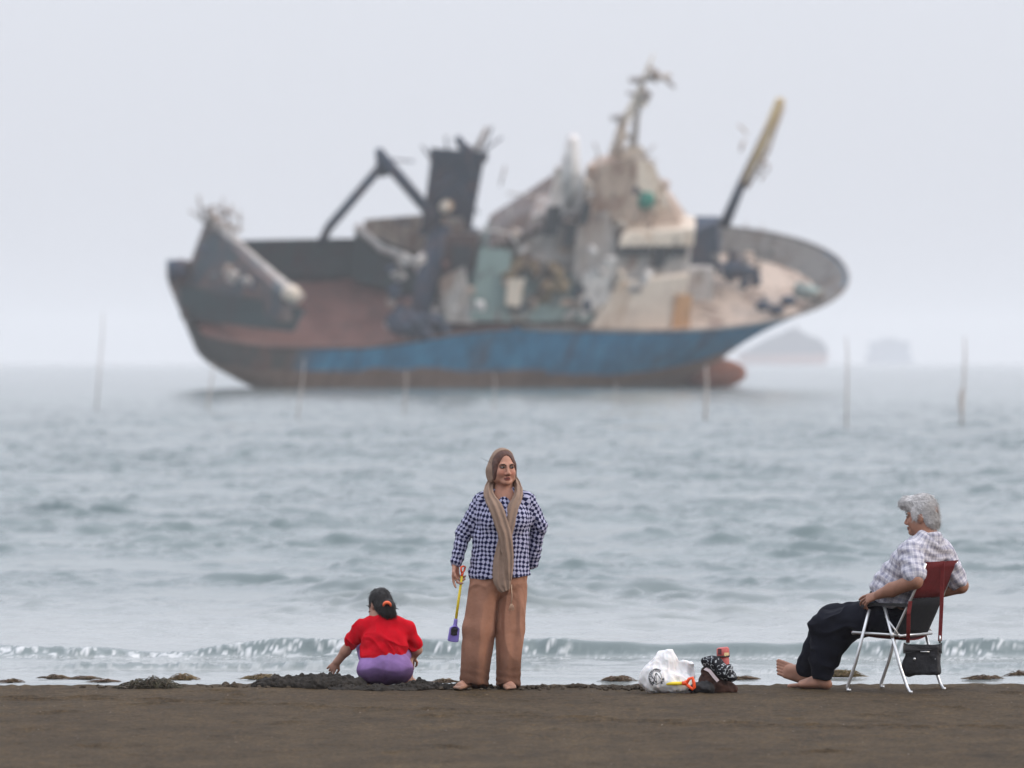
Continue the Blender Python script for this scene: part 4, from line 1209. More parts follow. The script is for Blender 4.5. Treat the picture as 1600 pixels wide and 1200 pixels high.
    tz = lambda V: np.array((.31, .158, .106)) * (1 - .52 * sstep(.40, .03, V[:, 2] + .09 * vnoise(V * 7, 4)))[:, None]
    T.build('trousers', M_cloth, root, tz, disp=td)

    # headscarf: hood, wrap at the neck, two bands crossing and the long hanging end
    K = Solid(v)
    H.ell(K, (.003, .018, .026), (.083, .098, .102)); K.half(H.p(0, .010, 0), H.R @ np.array((0, -1, -.30)), .006); K.econe(H.p(0, .05, -.02), (.03, .065, 1.35), (.092, .075), (.085, .06), k=.05)
    for sd in (-1, 1): H.ell(K, (sd * .072, .022, -.05), (.020, .05, .06), k=.03)
    H.ell(K, (0, -.045, -.125), (.052, .12, .085), k=.012, op='s')
    def hd(V): return .004 * np.sin(H.loc(V) @ np.array((60, 40, 45)) + 2 * vnoise(V * 14, 3)) * sstep(.05, -.05, H.loc(V)[:, 2]) + .002 * fbm(V * 20, 3)
    sc_col = lambda V: np.tile(np.array((.27, .190, .145), np.float32), (len(V), 1))
    K.build('headscarf', M_cloth, root, sc_col, disp=hd)
    def band(pts, ridges, ph, name='scarf_band'):
        """a gathered length of scarf: rows of (px, py, depth, half width px, half thickness m), folds running along it"""
        P = catmull([(X(p[0]), p[2], Z(p[1]), p[3] * k, p[4]) for p in pts], 10); n = len(P); m_ = 40; V = []
        for i in range(n):
            t = nrm(P[min(i+1, n-1), :3] - P[max(i-1, 0), :3]); side = nrm(np.array((1, -.12, .0)) - t * np.dot((1, -.12, .0), t)); nn = np.cross(side, t)
            if nn[1] > 0: nn = -nn
            s_ = i / (n - 1)
            for q in range(m_):
                a = 2 * math.pi * q / m_; cx = math.cos(a); f = 1 + .42 * math.sin(ridges * cx * 3.0 + ph + 2.2 * s_ + .8 * math.sin(5 * s_ + ph)) * (math.sin(a) > 0) * abs(math.sin(a)) ** .5
                edge = 1 + .07 * math.sin(7 * s_ + ph + (cx > 0) * 2)
                V.append(P[i, :3] + side * cx * P[i, 3] * edge + nn * math.sin(a) * P[i, 4] * f)
        F = [(i*m_+q, i*m_+(q+1)%m_, (i+1)*m_+(q+1)%m_, (i+1)*m_+q) for i in range(n-1) for q in range(m_)] + [tuple(range(m_))[::-1], tuple((n-1)*m_+q for q in range(m_))]
        V = np.array(V); V += .0025 * vnoise(V * 40, 5)[:, None] * np.array((1, .6, 1))
        link_mesh(name, V, F, M_cloth, root, True, sc_col(V))
    band([(776, 738, .075, 4, .02), (766, 757, .01, 6, .026), (764, 768, -.058, 8, .024), (767, 779, -.102, 9.5, .021), (775, 793, -.140, 11.5, .020), (783, 816, -.163, 11, .020), (789, 838, -.172, 10.5, .020), (793, 866, -.174, 9, .018), (795, 888, -.172, 6.5, .016), (795, 905, -.170, 4.5, .012)], 2.3, .4)
    band([(799, 738, .075, 4, .02), (808, 755, .01, 5.5, .026), (810, 768, -.055, 7, .024), (807.5, 779, -.095, 8, .021), (801, 793, -.130, 8.5, .019), (797.5, 816, -.150, 7.5, .017), (793, 838, -.155, 7, .016), (788, 860, -.152, 6, .014)], 1.7, 2.0)
    band([(790, 826, -.140, 6, .012), (786, 846, -.150, 9, .015), (784, 872, -.158, 12, .015), (785, 900, -.164, 14.5, .015), (787, 914, -.164, 12.5, .014), (790, 922, -.162, 7, .010)], 3.2, 4.1)
    mb = MB()
    mb.tube([(X(799), -.165, Z(912)), (X(800), -.160, Z(930)), (X(799), -.158, Z(942))], [.004, .003, .003], 6)
    for i in range(6): mb.tube([(X(799), -.158, Z(941)), (X(796.5 + i * 1.2), -.160, Z(946)), (X(795 + i * 1.7), -.158, Z(953 - (i % 2) * 2))], .0022, 5)
    mb.build('tassel', mat_plain('tassel', (.40, .27, .19), .9), root, True)
    mb = MB(); mb.tube([H.p(-.085, .0, .03), H.p(-.125, -.01, .045), H.p(-.165, -.02, .065)], [.0016, .0012, .0006], 5); mb.build('stray_hair', M_brow, root, True)
    make_held_shovel(O, (X(722.5), -.045, Z(895)), (X(712), -.055, Z(971)))
make_woman()

# ------------------------------------------------------------------ the man in the folding chair
TH = math.radians(32)
FW = np.array((-math.cos(TH), math.sin(TH), 0)); LF = np.array((-math.sin(TH), -math.cos(TH), 0)); UPV = np.array((0, 0, 1.0))
CH_O, CH_K = spot(1398, 1080)
def ch(a, b, z): return a * FW + b * LF + z * UPV         # forward, to his left, up

def mat_plaid():
    m, N, L, b = new_mat('plaid_shirt')
    uv = N.new('ShaderNodeUVMap'); xyz = N.new('ShaderNodeSeparateXYZ'); L.new(uv.outputs[0], xyz.inputs[0])
    def mth(op, a, bb=None, c=None):
        n = N.new('ShaderNodeMath'); n.operation = op
        for i, q in enumerate((a, bb, c)):
            if q is None: continue
            if hasattr(q, 'is_output'): L.new(q, n.inputs[i])
            else: n.inputs[i].default_value = q
        return n.outputs[0]
    def band(src, period, width, off=0.0):
        f = mth('FRACT', mth('MULTIPLY_ADD', src, 1 / period, off + 20)); d = mth('ABSOLUTE', mth('SUBTRACT', f, .5))
        n = N.new('ShaderNodeMapRange'); n.inputs['From Min'].default_value = width / 2 + .05; n.inputs['From Max'].default_value = width / 2 - .05
        L.new(d, n.inputs[0]); return n.outputs[0]
    u, v = xyz.outputs[0], xyz.outputs[1]
    wide = mth('ADD', mth('MULTIPLY', band(u, .050, .42), .5), mth('MULTIPLY', band(v, .050, .42), .5))
    thin = mth('MAXIMUM', band(u, .050, .10, .5), band(v, .050, .10, .5))
    n = noise_node(N, L, 40, 3)
    c = mixc(N, L, wide, (.56, .55, .59), (.26, .26, .33))
    c = mixc(N, L, mth('MULTIPLY', thin, .35), c, (.25, .25, .36))
    r = ramp(N, L, n.outputs[0], [(.3, (.85,) * 3), (.7, (1.12,) * 3)])
    L.new(mixc(N, L, 1, c, r.outputs[0], 'MULTIPLY'), b.inputs['Base Color'])
    b.inputs['Roughness'].default_value = .9; set_in(b, 'Specular IOR Level', .1)
    n2 = noise_node(N, L, 22, 3); bump(N, L, b, n2.outputs[0], .7, .008)
    return m

M_alu = mat_plain('aluminium_tube', (.62, .63, .64), .35, .85, .08)
M_red = mat_plain('red_canvas', (.105, .014, .016), .85, var=.18, scale=30, bmp=.004, spec=.15)
M_char = mat_plain('charcoal_canvas', (.016, .017, .020), .9, var=.15, scale=30, bmp=.004, spec=.1)
M_blk = mat_plain('black_plastic', (.010, .010, .012), .5)

def make_chair():
    root = thing('folding_chair', 'folding camp chair with red back, charcoal lower panel and bare aluminium legs', 'chair', CH_O)
    w = .24
    def leg(pts):
        mb = MB(); mb.tube([ch(*q) for q in pts], .0115, 9); mb.build('leg', M_alu, root, True)
    for b in (w, -w):
        leg([(.065, b, .565), (.175, b, .19), (.235, b, .035), (.235, b, .012), (.212, b, .0115)])
        leg([(-.050, b, .585), (-.175, b, .17), (-.225, b, .045), (-.245, b, .014), (-.262, b, .0115)])
        mb = MB(); mb.strip([ch(.12, b, .585), ch(.03, b, .600), ch(-.10, b, .600), ch(-.235, b, .600)], LF, .042, .020); mb.build('armrest', M_blk, root)
        mb = MB(); mb.tube([ch(.20, b * .96, .405), ch(-.16, b * .96, .395)], .0105, 8); mb.build('seat_rail', M_alu, root, True)
        mb = MB(); mb.tube([ch(-.10, b * .94, .385), ch(-.13, b * .94, .42), ch(-.245, b * .94, .64), ch(-.358, b * .94, .885)], .0105, 8); mb.build('back_post', M_alu, root, True)
        mb = MB(); mb.tube([ch(-.155, b, .40), ch(-.06, b, .52)], .008, 6); mb.build('brace', M_alu, root, True)
        mb = MB(); mb.ell(ch(-.115, b * 1.04, .395), (.014, .014, .022)); mb.build('hinge', M_alu, root, True)
    for a, z in ((.20, .40), (-.16, .39)):
        mb = MB(); mb.tube([ch(a, -w * .96, z), ch(a, w * .96, z)], .0105, 8); mb.build('crossbar', M_alu, root, True)
    def panel(name, pts, mat, half, sag):
        V = []; n = len(pts); m_ = 9; th = .006
        for (a, z) in pts:
            for j in range(m_):
                q = -1 + 2 * j / (m_ - 1); s_ = sag * (1 - q * q)
                V.append(ch(a - s_ * (1 if name == 'backrest' or name == 'lower_back' else 0), q * half, z - s_ * (0 if name != 'seat' else 1)))
        V2 = []
        nn = ch(-th, 0, 0) if name != 'seat' else np.array((0, 0, -th))
        V2 = [v + nn for v in V]; b0 = len(V); F = []
        for i in range(n - 1):
            for j in range(m_ - 1):
                q = (i*m_+j, i*m_+j+1, (i+1)*m_+j+1, (i+1)*m_+j); F.append(q); F.append(tuple(b0 + t for t in q[::-1]))
        rim = [(i*m_) for i in range(n)] + [(n-1)*m_ + j for j in range(1, m_)] + [i*m_ + m_-1 for i in range(n-2, -1, -1)] + [j for j in range(m_-2, 0, -1)]
        for i in range(len(rim)): F.append((rim[i], rim[(i+1) % len(rim)], b0 + rim[(i+1) % len(rim)], b0 + rim[i]))
        link_mesh(name, V + V2, F, mat, root, True)
    panel('backrest', [(-.246, .645), (-.275, .705), (-.310, .78), (-.340, .845), (-.362, .893)], M_red, .232, .022)
    panel('lower_back', [(-.128, .395), (-.150, .44), (-.190, .52), (-.220, .585), (-.2455, .643)], M_char, .228, .030)
    panel('seat', [(.215, .412), (.10, .400), (0, .395), (-.10, .390), (-.15, .392)], M_red, .226, .035)
make_chair()

def make_man():
    root = thing('person', 'grey haired man in plaid short sleeved shirt and dark trousers sitting barefoot in the chair', 'person', CH_O)
    v = .0042
    H = Frame(ch(-.212, .0, 1.196), (-math.cos(math.radians(20)), math.sin(math.radians(20))), math.radians(4), 1.08)
    F = Solid(v); add_head(F, H, .008)
    shL, elL, wrL = ch(-.225, .185, .955), ch(-.300, .268, .765), ch(-.020, .265, .668)
    shR, elR, wrR = ch(-.245, -.200, .960), ch(-.335, -.325, .715), ch(-.06, -.26, .640)
    F.cone(ch(-.26, 0, 1.03), H.p(0, .02, -.07), .066, .066, .03)
    F.econe(ch(-.02, 0, .50), ch(-.13, 0, .82), (.15, .12), (.17, .12), LF, .04); F.econe(ch(-.13, 0, .82), ch(-.25, 0, 1.02), (.17, .11), (.10, .07), LF, .05)
    for s_, e_, w_ in ((shL, elL, wrL), (shR, elR, wrR)):
        F.cone(s_, e_, .058, .050, .02); F.cone(e_, w_ + (e_ - w_) * .35, .052, .047, .02); F.cone(w_ + (e_ - w_) * .35, w_, .047, .031, .02)
    fd = nrm(elL - wrL)
    y_ = nrm(np.array((.1, -.75, .7)) - fd * np.dot((.1, -.75, .7), fd)); x_ = np.cross(y_, fd)
    add_hand(F, wrL, np.stack([x_, y_, fd], 1), 1 if x_[2] > 0 else -1, [(4, 14, 10), (12, 26, 16), (22, 34, 18), (28, 40, 20)], 1.1, spread=.07)
    fd = nrm(elR - wrR); y_ = nrm(UPV - fd * np.dot(UPV, fd)); x_ = np.cross(y_, fd)
    add_hand(F, wrR, np.stack([x_, y_, fd], 1), 1 if np.dot(x_, LF) > 0 else -1, [(20, 30, 20)] * 4, 1.05)
    hL, hR = ch(0, .10, .515), ch(0, -.10, .515)
    kL, kR = ch(.505, .085, .430), ch(.56, -.12, .47)
    aL, aR = ch(.515, .085, .085), ch(.74, -.10, .115)
    for h, kn, an in ((hL, kL, aL), (hR, kR, aR)):
        F.cone(h, kn, .085, .060, .03); F.cone(kn, an, .058, .038, .02)
    add_foot(F, aL, ch(.478, .085, .038), ch(.745, .105, .024), 1.15, -1)
    add_foot(F, aR, ch(.735, -.10, .052), ch(.925, -.045, .135), 1.3, 1, 1.0)
    def cols(V):
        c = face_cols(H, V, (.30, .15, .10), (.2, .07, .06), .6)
        st = np.clip(.6 * vnoise(V * 18, 61) + .35, 0, 1) * sstep(.14, .04, V[:, 2])
        c = c * (1 - .8 * st[:, None]) + .8 * st[:, None] * np.array((.035, .028, .02))
        arm = (V[:, 2] > .6) & (V[:, 2] < .95); c[arm] *= .92
        return c
    F.build('body', M_skin, root, cols)
    add_face_parts(H, root, M_browg, .002)

    G = Solid(v)
    H.ell(G, (0, .010, .044), (.081, .092, .094)); H.ell(G, (0, .054, -.026), (.070, .050, .072), k=.03)
    H.ell(G, (0, -.066, .088), (.062, .050, .044), k=.04); H.ell(G, (.0, -.092, .080), (.044, .034, .032), k=.04)
    for sd in (-1, 1): H.ell(G, (sd * .072, -.022, .012), (.016, .028, .040), k=.02)
    H.ell(G, (0, -.118, -.050), (.098, .090, .082), k=.012, op='s')
    for sd in (-1, 1): H.ell(G, (sd * .098, .004, -.026), (.034, .026, .040), k=.010, op='s')
    H.cone(G, (0, -.02, -.075), (0, .02, -.16), .075, .09, k=.01, op='s')
    def hc(V):
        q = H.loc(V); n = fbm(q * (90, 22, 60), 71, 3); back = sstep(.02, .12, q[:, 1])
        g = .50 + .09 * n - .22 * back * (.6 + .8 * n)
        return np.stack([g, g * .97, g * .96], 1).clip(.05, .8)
    def hdsp(V):
        q = H.loc(V); return .0030 * fbm(q * (80, 22, 60), 73, 3, .65) + .004 * vnoise(q * 14, 75)
    G.build('hair', M_hair, root, hc, disp=hdsp, fuzz=(4200, .045, .006, lambda p: np.where((H.loc(p)[:, 1] < -.06)[:, None], H.R @ np.array((0, -1, .1)), H.R @ np.array((0, .75, -.65))), 4))

    J = Solid(v)
    J.econe(ch(.0, 0, .56), ch(-.06, 0, .70), (.178, .165), (.195, .190), LF, .05); J.econe(ch(-.06, 0, .70), ch(-.175, 0, .90), (.195, .180), (.205, .142), LF, .06)
    J.ell(ch(.03, 0, .70), (.13, .13, .11), .06)
    J.econe(ch(-.175, 0, .88), ch(-.262, 0, 1.025), (.205, .138), (.120, .086), LF, .06)
    for s_, e_ in ((shL, elL), (shR, elR)):
        J.cone(ch(-.25, 0, 1.0), s_, .075, .078, .05); J.cone(s_, s_ + (e_ - s_) * .82, .083, .076, .018)
        J.half
    J.half(ch(0, 0, .575), (0, 0, -1))
    segs = [(ch(-.02, 0, .55), ch(-.262, 0, 1.08), LF, .20), (shL, elL, LF, .085), (shR, elR, LF, .085)]
    def jd(V):
        d = .006 * fbm(V * (8, 8, 6), 81, 3) + creases(V, (9, 9, 7), 85, .010)
        return d + .005 * np.sin(V[:, 2] * 70 + V[:, 0] * 40 + 3 * vnoise(V * 7, 83))
    J.build('shirt', mat_plaid(), root, (.6, .6, .65), disp=jd, uvf=limb_uv(segs))
    Q = Solid(.0035); ctr = ch(-.262, 0, 1.045)
    Q.econe(ctr - UPV * .025 + FW * .0, ctr + UPV * .035 - FW * .012, (.098, .088), (.082, .078), LF, .01, cap=.4)
    Q.cone(ctr - UPV * .05 + FW * .01, ctr + UPV * .10 + FW * .01, .070, .078, .004, op='s')
    Q.half(ctr + UPV * .028, UPV + FW * .35)
    Q.build('collar', bpy.data.materials['plaid_shirt'], root, (.6, .6, .65), uvf=limb_uv([(ctr - UPV * .05, ctr + UPV * .1, LF, .09)]))

    T = Solid(v)
    T.econe(ch(-.03, 0, .50), ch(.04, 0, .595), (.19, .15), (.17, .14), LF, .05)
    for h, kn, an in ((hL, kL, aL), (hR, kR, aR)):
        T.cone(h + UPV * .015, kn, .118, .094, .03); T.cone(kn, an + UPV * .02, .098, .074, .03)
    T.cone(kL - UPV * .06 - FW * .10, aL + UPV * .10 - FW * .01, .105, .075, .05)
    T.cone(ch(.15, 0, .50), ch(.45, 0, .42), .11, .08, .06)
    T.half(ch(.5, 0, .072), (0, 0, -1))
    def td(V):
        return .006 * fbm(V * (6, 6, 6), 91, 3) + creases(V, (7, 7, 9), 95, .016) + .0022 * np.sin(V[:, 0] * 30 + V[:, 2] * 60 + 5 * vnoise(V * 5, 93))
    T.build('trousers', M_cloth, root, (.008, .009, .015), disp=td)
make_man()

def make_shoulder_bag():
    root = thing('shoulder_bag', 'black flap shoulder bag hanging by red straps from the chair back', 'bag', CH_O)
    def at(px, py, dy): return np.array(((px - 1398) * CH_K, dy, (1080 - py) * CH_K))
    y0 = -.16
    S_ = Solid(.004); side = nrm((.97, -.24, 0))
    c0 = at(1441, 1052, y0); c1 = at(1439, 1006, y0)
    def bx(P):                                                    # rounded slab
        q = P - (c0 + c1) / 2; u = np.abs(q @ side); n = np.abs(q @ np.array((.24, .97, 0))); z = np.abs(q[..., 2])
        hx, hy, hz = .118, .045, .103; r = .022
        d = np.stack([u - hx + r, n - hy + r, z - hz + r], -1)
        return np.sqrt((np.maximum(d, 0) ** 2).sum(-1)) + np.minimum(d.max(-1), 0) - r
    mid = (c0 + c1) / 2; S_._add(bx, mid - .2, mid + .2, .01, 'u')
    S_.ell(at(1418, 1040, y0 + .03), (.05, .05, .07), .03)
    m = mat_plain('black_nylon', (.007, .007, .010), .65, var=.25, scale=25, bmp=.005)
    S_.build('bag_body', m, root, (.02, .02, .02), disp=lambda V: .005 * fbm(V * 14, 3, 3))
    fr = np.array((-.24, -.97, 0)) * .05
    V = []; nu, nv = 13, 6
    for j in range(nv):
        for i in range(nu):
            t = i / (nu - 1); e = abs(t - .5) * 2; top = 1002 + 9 * (1 - e ** 1.5) ; bot = 1019 - 4 * (1 - e)
            p = at(1411 + 60 * t, top + (bot - top) * j / (nv - 1), y0) + fr * (.75 + .45 * math.sin(j / (nv - 1) * 2.6))
            V.append(p)
    back = [p + np.array((.24, .97, 0)) * .008 for p in V]; b0 = len(V); F = []
    for j in range(nv - 1):
        for i in range(nu - 1):
            q = (j*nu+i, (j+1)*nu+i, (j+1)*nu+i+1, j*nu+i+1); F.append(q); F.append(tuple(b0 + t for t in q[::-1]))
    for j in range(nv - 1):
        for i in (0, nu - 1): F.append((j*nu+i, (j+1)*nu+i, b0+(j+1)*nu+i, b0+j*nu+i))
    for i in range(nu - 1):
        for j in (0, nv - 1): F.append((j*nu+i, j*nu+i+1, b0+j*nu+i+1, b0+j*nu+i))
    link_mesh('flap', V + back, F, m, root, True)
    mb = MB(); mb.tube([at(1438, 1015.5, y0) + fr * 1.22, at(1452, 1016, y0) + fr * 1.22], .004, 6); mb.build('trim', M_alu, root, True)
    for px in (1428.5, 1461.5):
        mb = MB(); mb.ell(at(px, 1027, y0) + fr * 1.12, (.010, .008, .010)); mb.build('buckle', M_alu, root, True)
    ms = mat_plain('red_strap', (.20, .022, .022), .8, var=.15, scale=40)
    for sgn, pts in ((1, [(1469, 875, -.215), (1468.8, 905, -.205), (1468, 940, -.20), (1466.5, 975, -.19), (1465.5, 1000, -.175)]), (0, [(1417, 936, -.345), (1414.5, 955, -.34), (1415, 980, -.28), (1415.5, 1002, -.19)])):
        mb = MB(); mb.strip([at(*p) for p in pts], (.96, -.28, 0), .026, .005); mb.build('strap', ms, root)
        mb = MB(); mb.tube([at(pts[-1][0], 991, pts[-1][2] - .006), at(pts[-1][0], 1003, pts[-1][2])], .008, 7); mb.build('strap_clip', M_alu, root, True)
make_shoulder_bag()

# ------------------------------------------------------------------ the squatting girl
def make_girl():
    O, k = spot(600, 1071)
    root = thing('person', 'squatting child in red t-shirt and purple shorts digging in sand, seen from behind', 'person', O)
    X = lambda px: (px - 600) * k
    Z = lambda py: (1071 - py) * k
    v = .0042
    H = Frame((X(593), .115, Z(945)), (-.60, .80), math.radians(20), .90)
    F = Solid(v); add_head(F, H, .006)
    F.cone((X(598), .08, .44), H.p(0, .025, -.07), .05, .05, .03)
    F.econe((0, -.02, .16), (0, .09, .42), (.13, .11), (.12, .08), k=.05)
    shL, elL, wrL = (X(566), .10, Z(983)), (X(539), .17, Z(1019)), (X(526), .20, Z(1036))
    shR, elR, wrR = (X(635), .10, Z(984)), (X(651), .15, Z(1017)), (X(644), .26, Z(1030))
    for s_, e_, w_ in ((shL, elL, wrL), (shR, elR, wrR)):
        F.cone(s_, e_, .042, .036, .02); F.cone(e_, w_, .036, .025, .015)
    fd = nrm(np.asarray(elL) - np.asarray(wrL)); y_ = nrm(np.array((0, -1.0, .3)) - fd * np.dot((0, -1.0, .3), fd)); x_ = np.cross(y_, fd)
    add_hand(F, wrL, np.stack([x_, y_, fd], 1), 1 if x_[0] > 0 else -1, [(14, 20, 14), (26, 30, 20), (34, 34, 20), (20, 30, 20)], .82, spread=.12)
    fd = nrm(np.asarray(elR) - np.asarray(wrR)); y_ = nrm(UPV - fd * np.dot(UPV, fd)); x_ = np.cross(y_, fd)
    add_hand(F, wrR, np.stack([x_, y_, fd], 1), 1, [(20, 30, 20)] * 4, .8)
    for hp, kn, an, sd in (((-.085, .02, .15), (X(568), .26, .26), (X(574), .10, .05), 1), ((.085, .02, .15), (X(634), .26, .26), (X(636), .10, .05), -1)):
        F.cone(hp, kn, .07, .055, .03); F.cone(kn, an, .052, .036, .02)
        add_foot(F, an, (an[0], .085, .028), (an[0] - sd * .035, .26, .016), .8, sd)
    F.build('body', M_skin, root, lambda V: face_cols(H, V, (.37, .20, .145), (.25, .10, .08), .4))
    add_face_parts(H, root)
    G = Solid(v)
    H.ell(G, (0, .016, .026), (.084, .100, .098)); H.ell(G, (0, .055, -.040), (.080, .062, .085), k=.03)
    H.ell(G, (0, -.118, -.030), (.072, .092, .098), k=.01, op='s'); 
    for sd in (-1, 1): H.ell(G, (sd * .092, -.008, -.022), (.026, .030, .042), k=.008, op='s')
    G.econe((X(607), .018, Z(947)), (X(606), .012, Z(958)), (.050, .045), (.054, .036), k=.02)
    G.cone((X(608), .01, Z(955)), (X(616), .02, Z(960)), .03, .012, .02)
    G.build('hair', M_hair, root, (.012, .010, .010), disp=lambda V: .004 * fbm(V * (40, 40, 14), 23, 3, .6), fuzz=(2600, .035, .005, lambda p: np.array((0, 0, -1.0)) + 0 * p, 6))
    for i, (a, b) in enumerate((((577, 950), (572, 947)), ((617, 952), (623, 953)), ((578, 956), (575, 958)))):
        mb = MB(); mb.tube([(X(a[0]), .10, Z(a[1])), ((X(a[0]) + X(b[0])) / 2, .09, Z((a[1] + b[1]) / 2 - 1)), (X(b[0]), .085, Z(b[1]))], [.004, .003, .001], 5); mb.build('hair_wisp', M_brow, root, True)
    mb = MB(); mb.tube([(X(605) + .026 * math.cos(t), -.035 - .012 * math.sin(t), Z(947.5) + .030 * math.sin(t)) for t in np.linspace(.1, 3.04, 9)], [.005, .009, .011, .012, .012, .012, .011, .009, .005], 8)
    mb.build('hair_clip', mat_plain('coral_clip', (.95, .17, .06), .4, var=.04), root, True)
    S_ = Solid(v)
    S_.econe((X(600), .0, .165), (X(600), .035, .27), (.150, .122), (.150, .126), k=.04); S_.econe((X(600), .035, .27), (X(600), .085, .405), (.149, .126), (.134, .10), k=.05)
    S_.ell((X(600), .092, .425), (.115, .08, .045), .05)
    for s_, e_, t in ((shL, elL, .60), (shR, elR, .72)):
        s_, e_ = np.asarray(s_), np.asarray(e_); S_.cone(np.array((X(600), .09, .41)), s_, .06, .062, .05); S_.cone(s_, s_ + (e_ - s_) * t, .060, .054, .014)
    S_.half((X(564), 0, .168), (-.085, .0, -1))
    def sd_(V):
        d = .004 * fbm(V * (9, 9, 5), 31, 3) + creases(V + V[:, [2, 1, 0]] * .5, (9, 9, 8), 39, .011)
        return d + .006 * np.sin(V[:, 0] * 30 + V[:, 2] * 46 + 4 * vnoise(V * 7, 33)) * sstep(.42, .25, V[:, 2]) + .004 * vnoise(V * (26, 26, 10), 35)
    S_.build('t_shirt', M_cloth, root, (.52, .004, .014), disp=sd_)
    P_ = Solid(v)
    P_.ell((X(602), -.015, .130), (.152, .148, .112), .03); P_.econe((X(602), 0, .13), (X(601), .02, .21), (.15, .125), (.13, .11), k=.04); P_.ell((X(580), -.03, .11), (.10, .12, .095), .03); P_.ell((X(624), -.03, .11), (.10, .12, .095), .03)
    for sd, kx in ((-1, 569), (1, 633)):
        P_.cone((sd * .085, .02, .15), (X(kx), .23, .245), .078, .062, .04)
    pc = lambda V: np.array((.25, .15, .34)) * (1 - .50 * sstep(.128, .105, V[:, 2] + .012 * np.sin(V[:, 0] * 20) + .008 * vnoise(V * 16, 5)))[:, None] * (1 + .1 * vnoise(V * 30, 2))[:, None]
    P_.build('shorts', M_cloth, root, pc, disp=lambda V: .003 * fbm(V * 14, 37, 3) - .005 * np.exp(-((V[:, 0] - X(603)) / .012) ** 2) * sstep(-.05, -.12, V[:, 1]))
make_girl()

# ------------------------------------------------------------------ things lying on the sand
def make_carrier_bag():
    O, k = spot(1041, 1082)
    root = thing('carrier_bag', 'crumpled white plastic carrier bag with round black print standing on the sand', 'bag', O)
    X = lambda px: (px - 1041) * k
    Z = lambda py: (1082 - py) * k
    S_ = Solid(.004)
    S_.ell((X(1022), 0, .085), (.105, .10, .085), .03); S_.ell((X(1052), .0, .07), (.13, .10, .075), .04); S_.ell((X(1068), -.01, .05), (.075, .08, .055), .04)
    S_.econe((X(1026), .0, .12), (X(1040), .01, .215), (.10, .08), (.075, .05), k=.05); S_.econe((X(1040), .01, .20), (X(1046), .01, .275), (.07, .045), (.028, .02), k=.04)
    S_.cone((X(1048), .0, .24), (X(1057), .0, .225), .02, .008, .03)
    S_.econe((X(1066), .02, .10), (X(1070), .02, .195), (.055, .04), (.042, .03), k=.02); S_.cone((X(1078), .02, .12), (X(1080), .02, .185), .035, .02, .02)
    S_.cone((X(1056), -.09, .24), (X(1058), -.10, .10), .012, .03, .02, op='s')
    def dsp(V):
        q = V * np.array((17, 17, 6.5)); r1 = 1 - np.abs(vnoise(q + .9 * np.stack([vnoise(q * .5, 3), vnoise(q * .5, 4), vnoise(q * .5, 5)], 1), 7)) * 2.2
        r2 = 1 - np.abs(vnoise(V * np.array((38, 38, 16)), 9)) * 2
        return .0105 * r1 + .0045 * r2 - .008
    px0, pz0 = X(1025), Z(1058)
    def col(V):
        x, z = (V[:, 0] - px0) / .052, (V[:, 2] - pz0) / .060
        x2 = x * math.cos(.35) + z * math.sin(.35); z2 = z * math.cos(.35) - x * math.sin(.35)
        r = np.hypot(x2, z2); a = np.arctan2(z2, x2)
        ring = (np.abs(r - .90) < .13) & ((a > .5) | (a < -2.4) | ((a < -.35) & (a > -1.2)))
        ring2 = (np.abs(r - .70) < .04) & (a > -2.8)
        dots = ring & (np.sin(a * 26) > .82)
        script = (np.abs(z2 * .9 - .38 * np.sin(x2 * 9.5) - x2 * .35) < .13) & (np.abs(x2) < .52) & (np.abs(z2) < .55)
        script |= (np.abs(x2 * .8 + .2 - z2 * .55) < .07) & (np.abs(z2) < .5)
        ink = ((ring & ~dots) | ring2 | script) & (V[:, 1] < .02)
        c = np.tile(np.array((.72, .71, .71)), (len(V), 1)); c[ink] = (.04, .045, .05)
        tint = sstep(.06, .0, np.abs(V[:, 2] - .06)) * sstep(X(1040), X(1060), V[:, 0])
        return c * (1 - tint[:, None] * np.array((.04, .04, .16)))
    m = mat_attr('thin_plastic', .38, .05, 18, .004, 40, .4, sss=.15)
    S_.build('bag_film', m, root, col, disp=dsp)

    sh = thing('toy_shovel', 'yellow and orange toy shovel handle sticking out of the white carrier bag', 'toy shovel', O)
    mb = MB(); mb.tube([(X(1030), -.07, Z(1068)), (X(1066), -.125, Z(1066))], [.012, .012], 10); mb.build('shaft', M_yel, sh, True)
    mb = MB(); mb.tube([(X(1065), -.125, Z(1066)), (X(1069), -.128, Z(1066)), (X(1072), -.13, Z(1065))], [.013, .015, .020], 10); mb.build('socket', M_org, sh, True)
    mb = MB(); mb.tube([(X(1071), -.13, Z(1066.5)), (X(1076), -.132, Z(1059)), (X(1081), -.134, Z(1057.5)), (X(1083), -.134, Z(1064)), (X(1084), -.134, Z(1072)), (X(1081.5), -.134, Z(1075)), (X(1076), -.132, Z(1071.5)), (X(1071), -.13, Z(1067))], .0115, 8); mb.build('grip', M_org, sh, True)
make_carrier_bag()

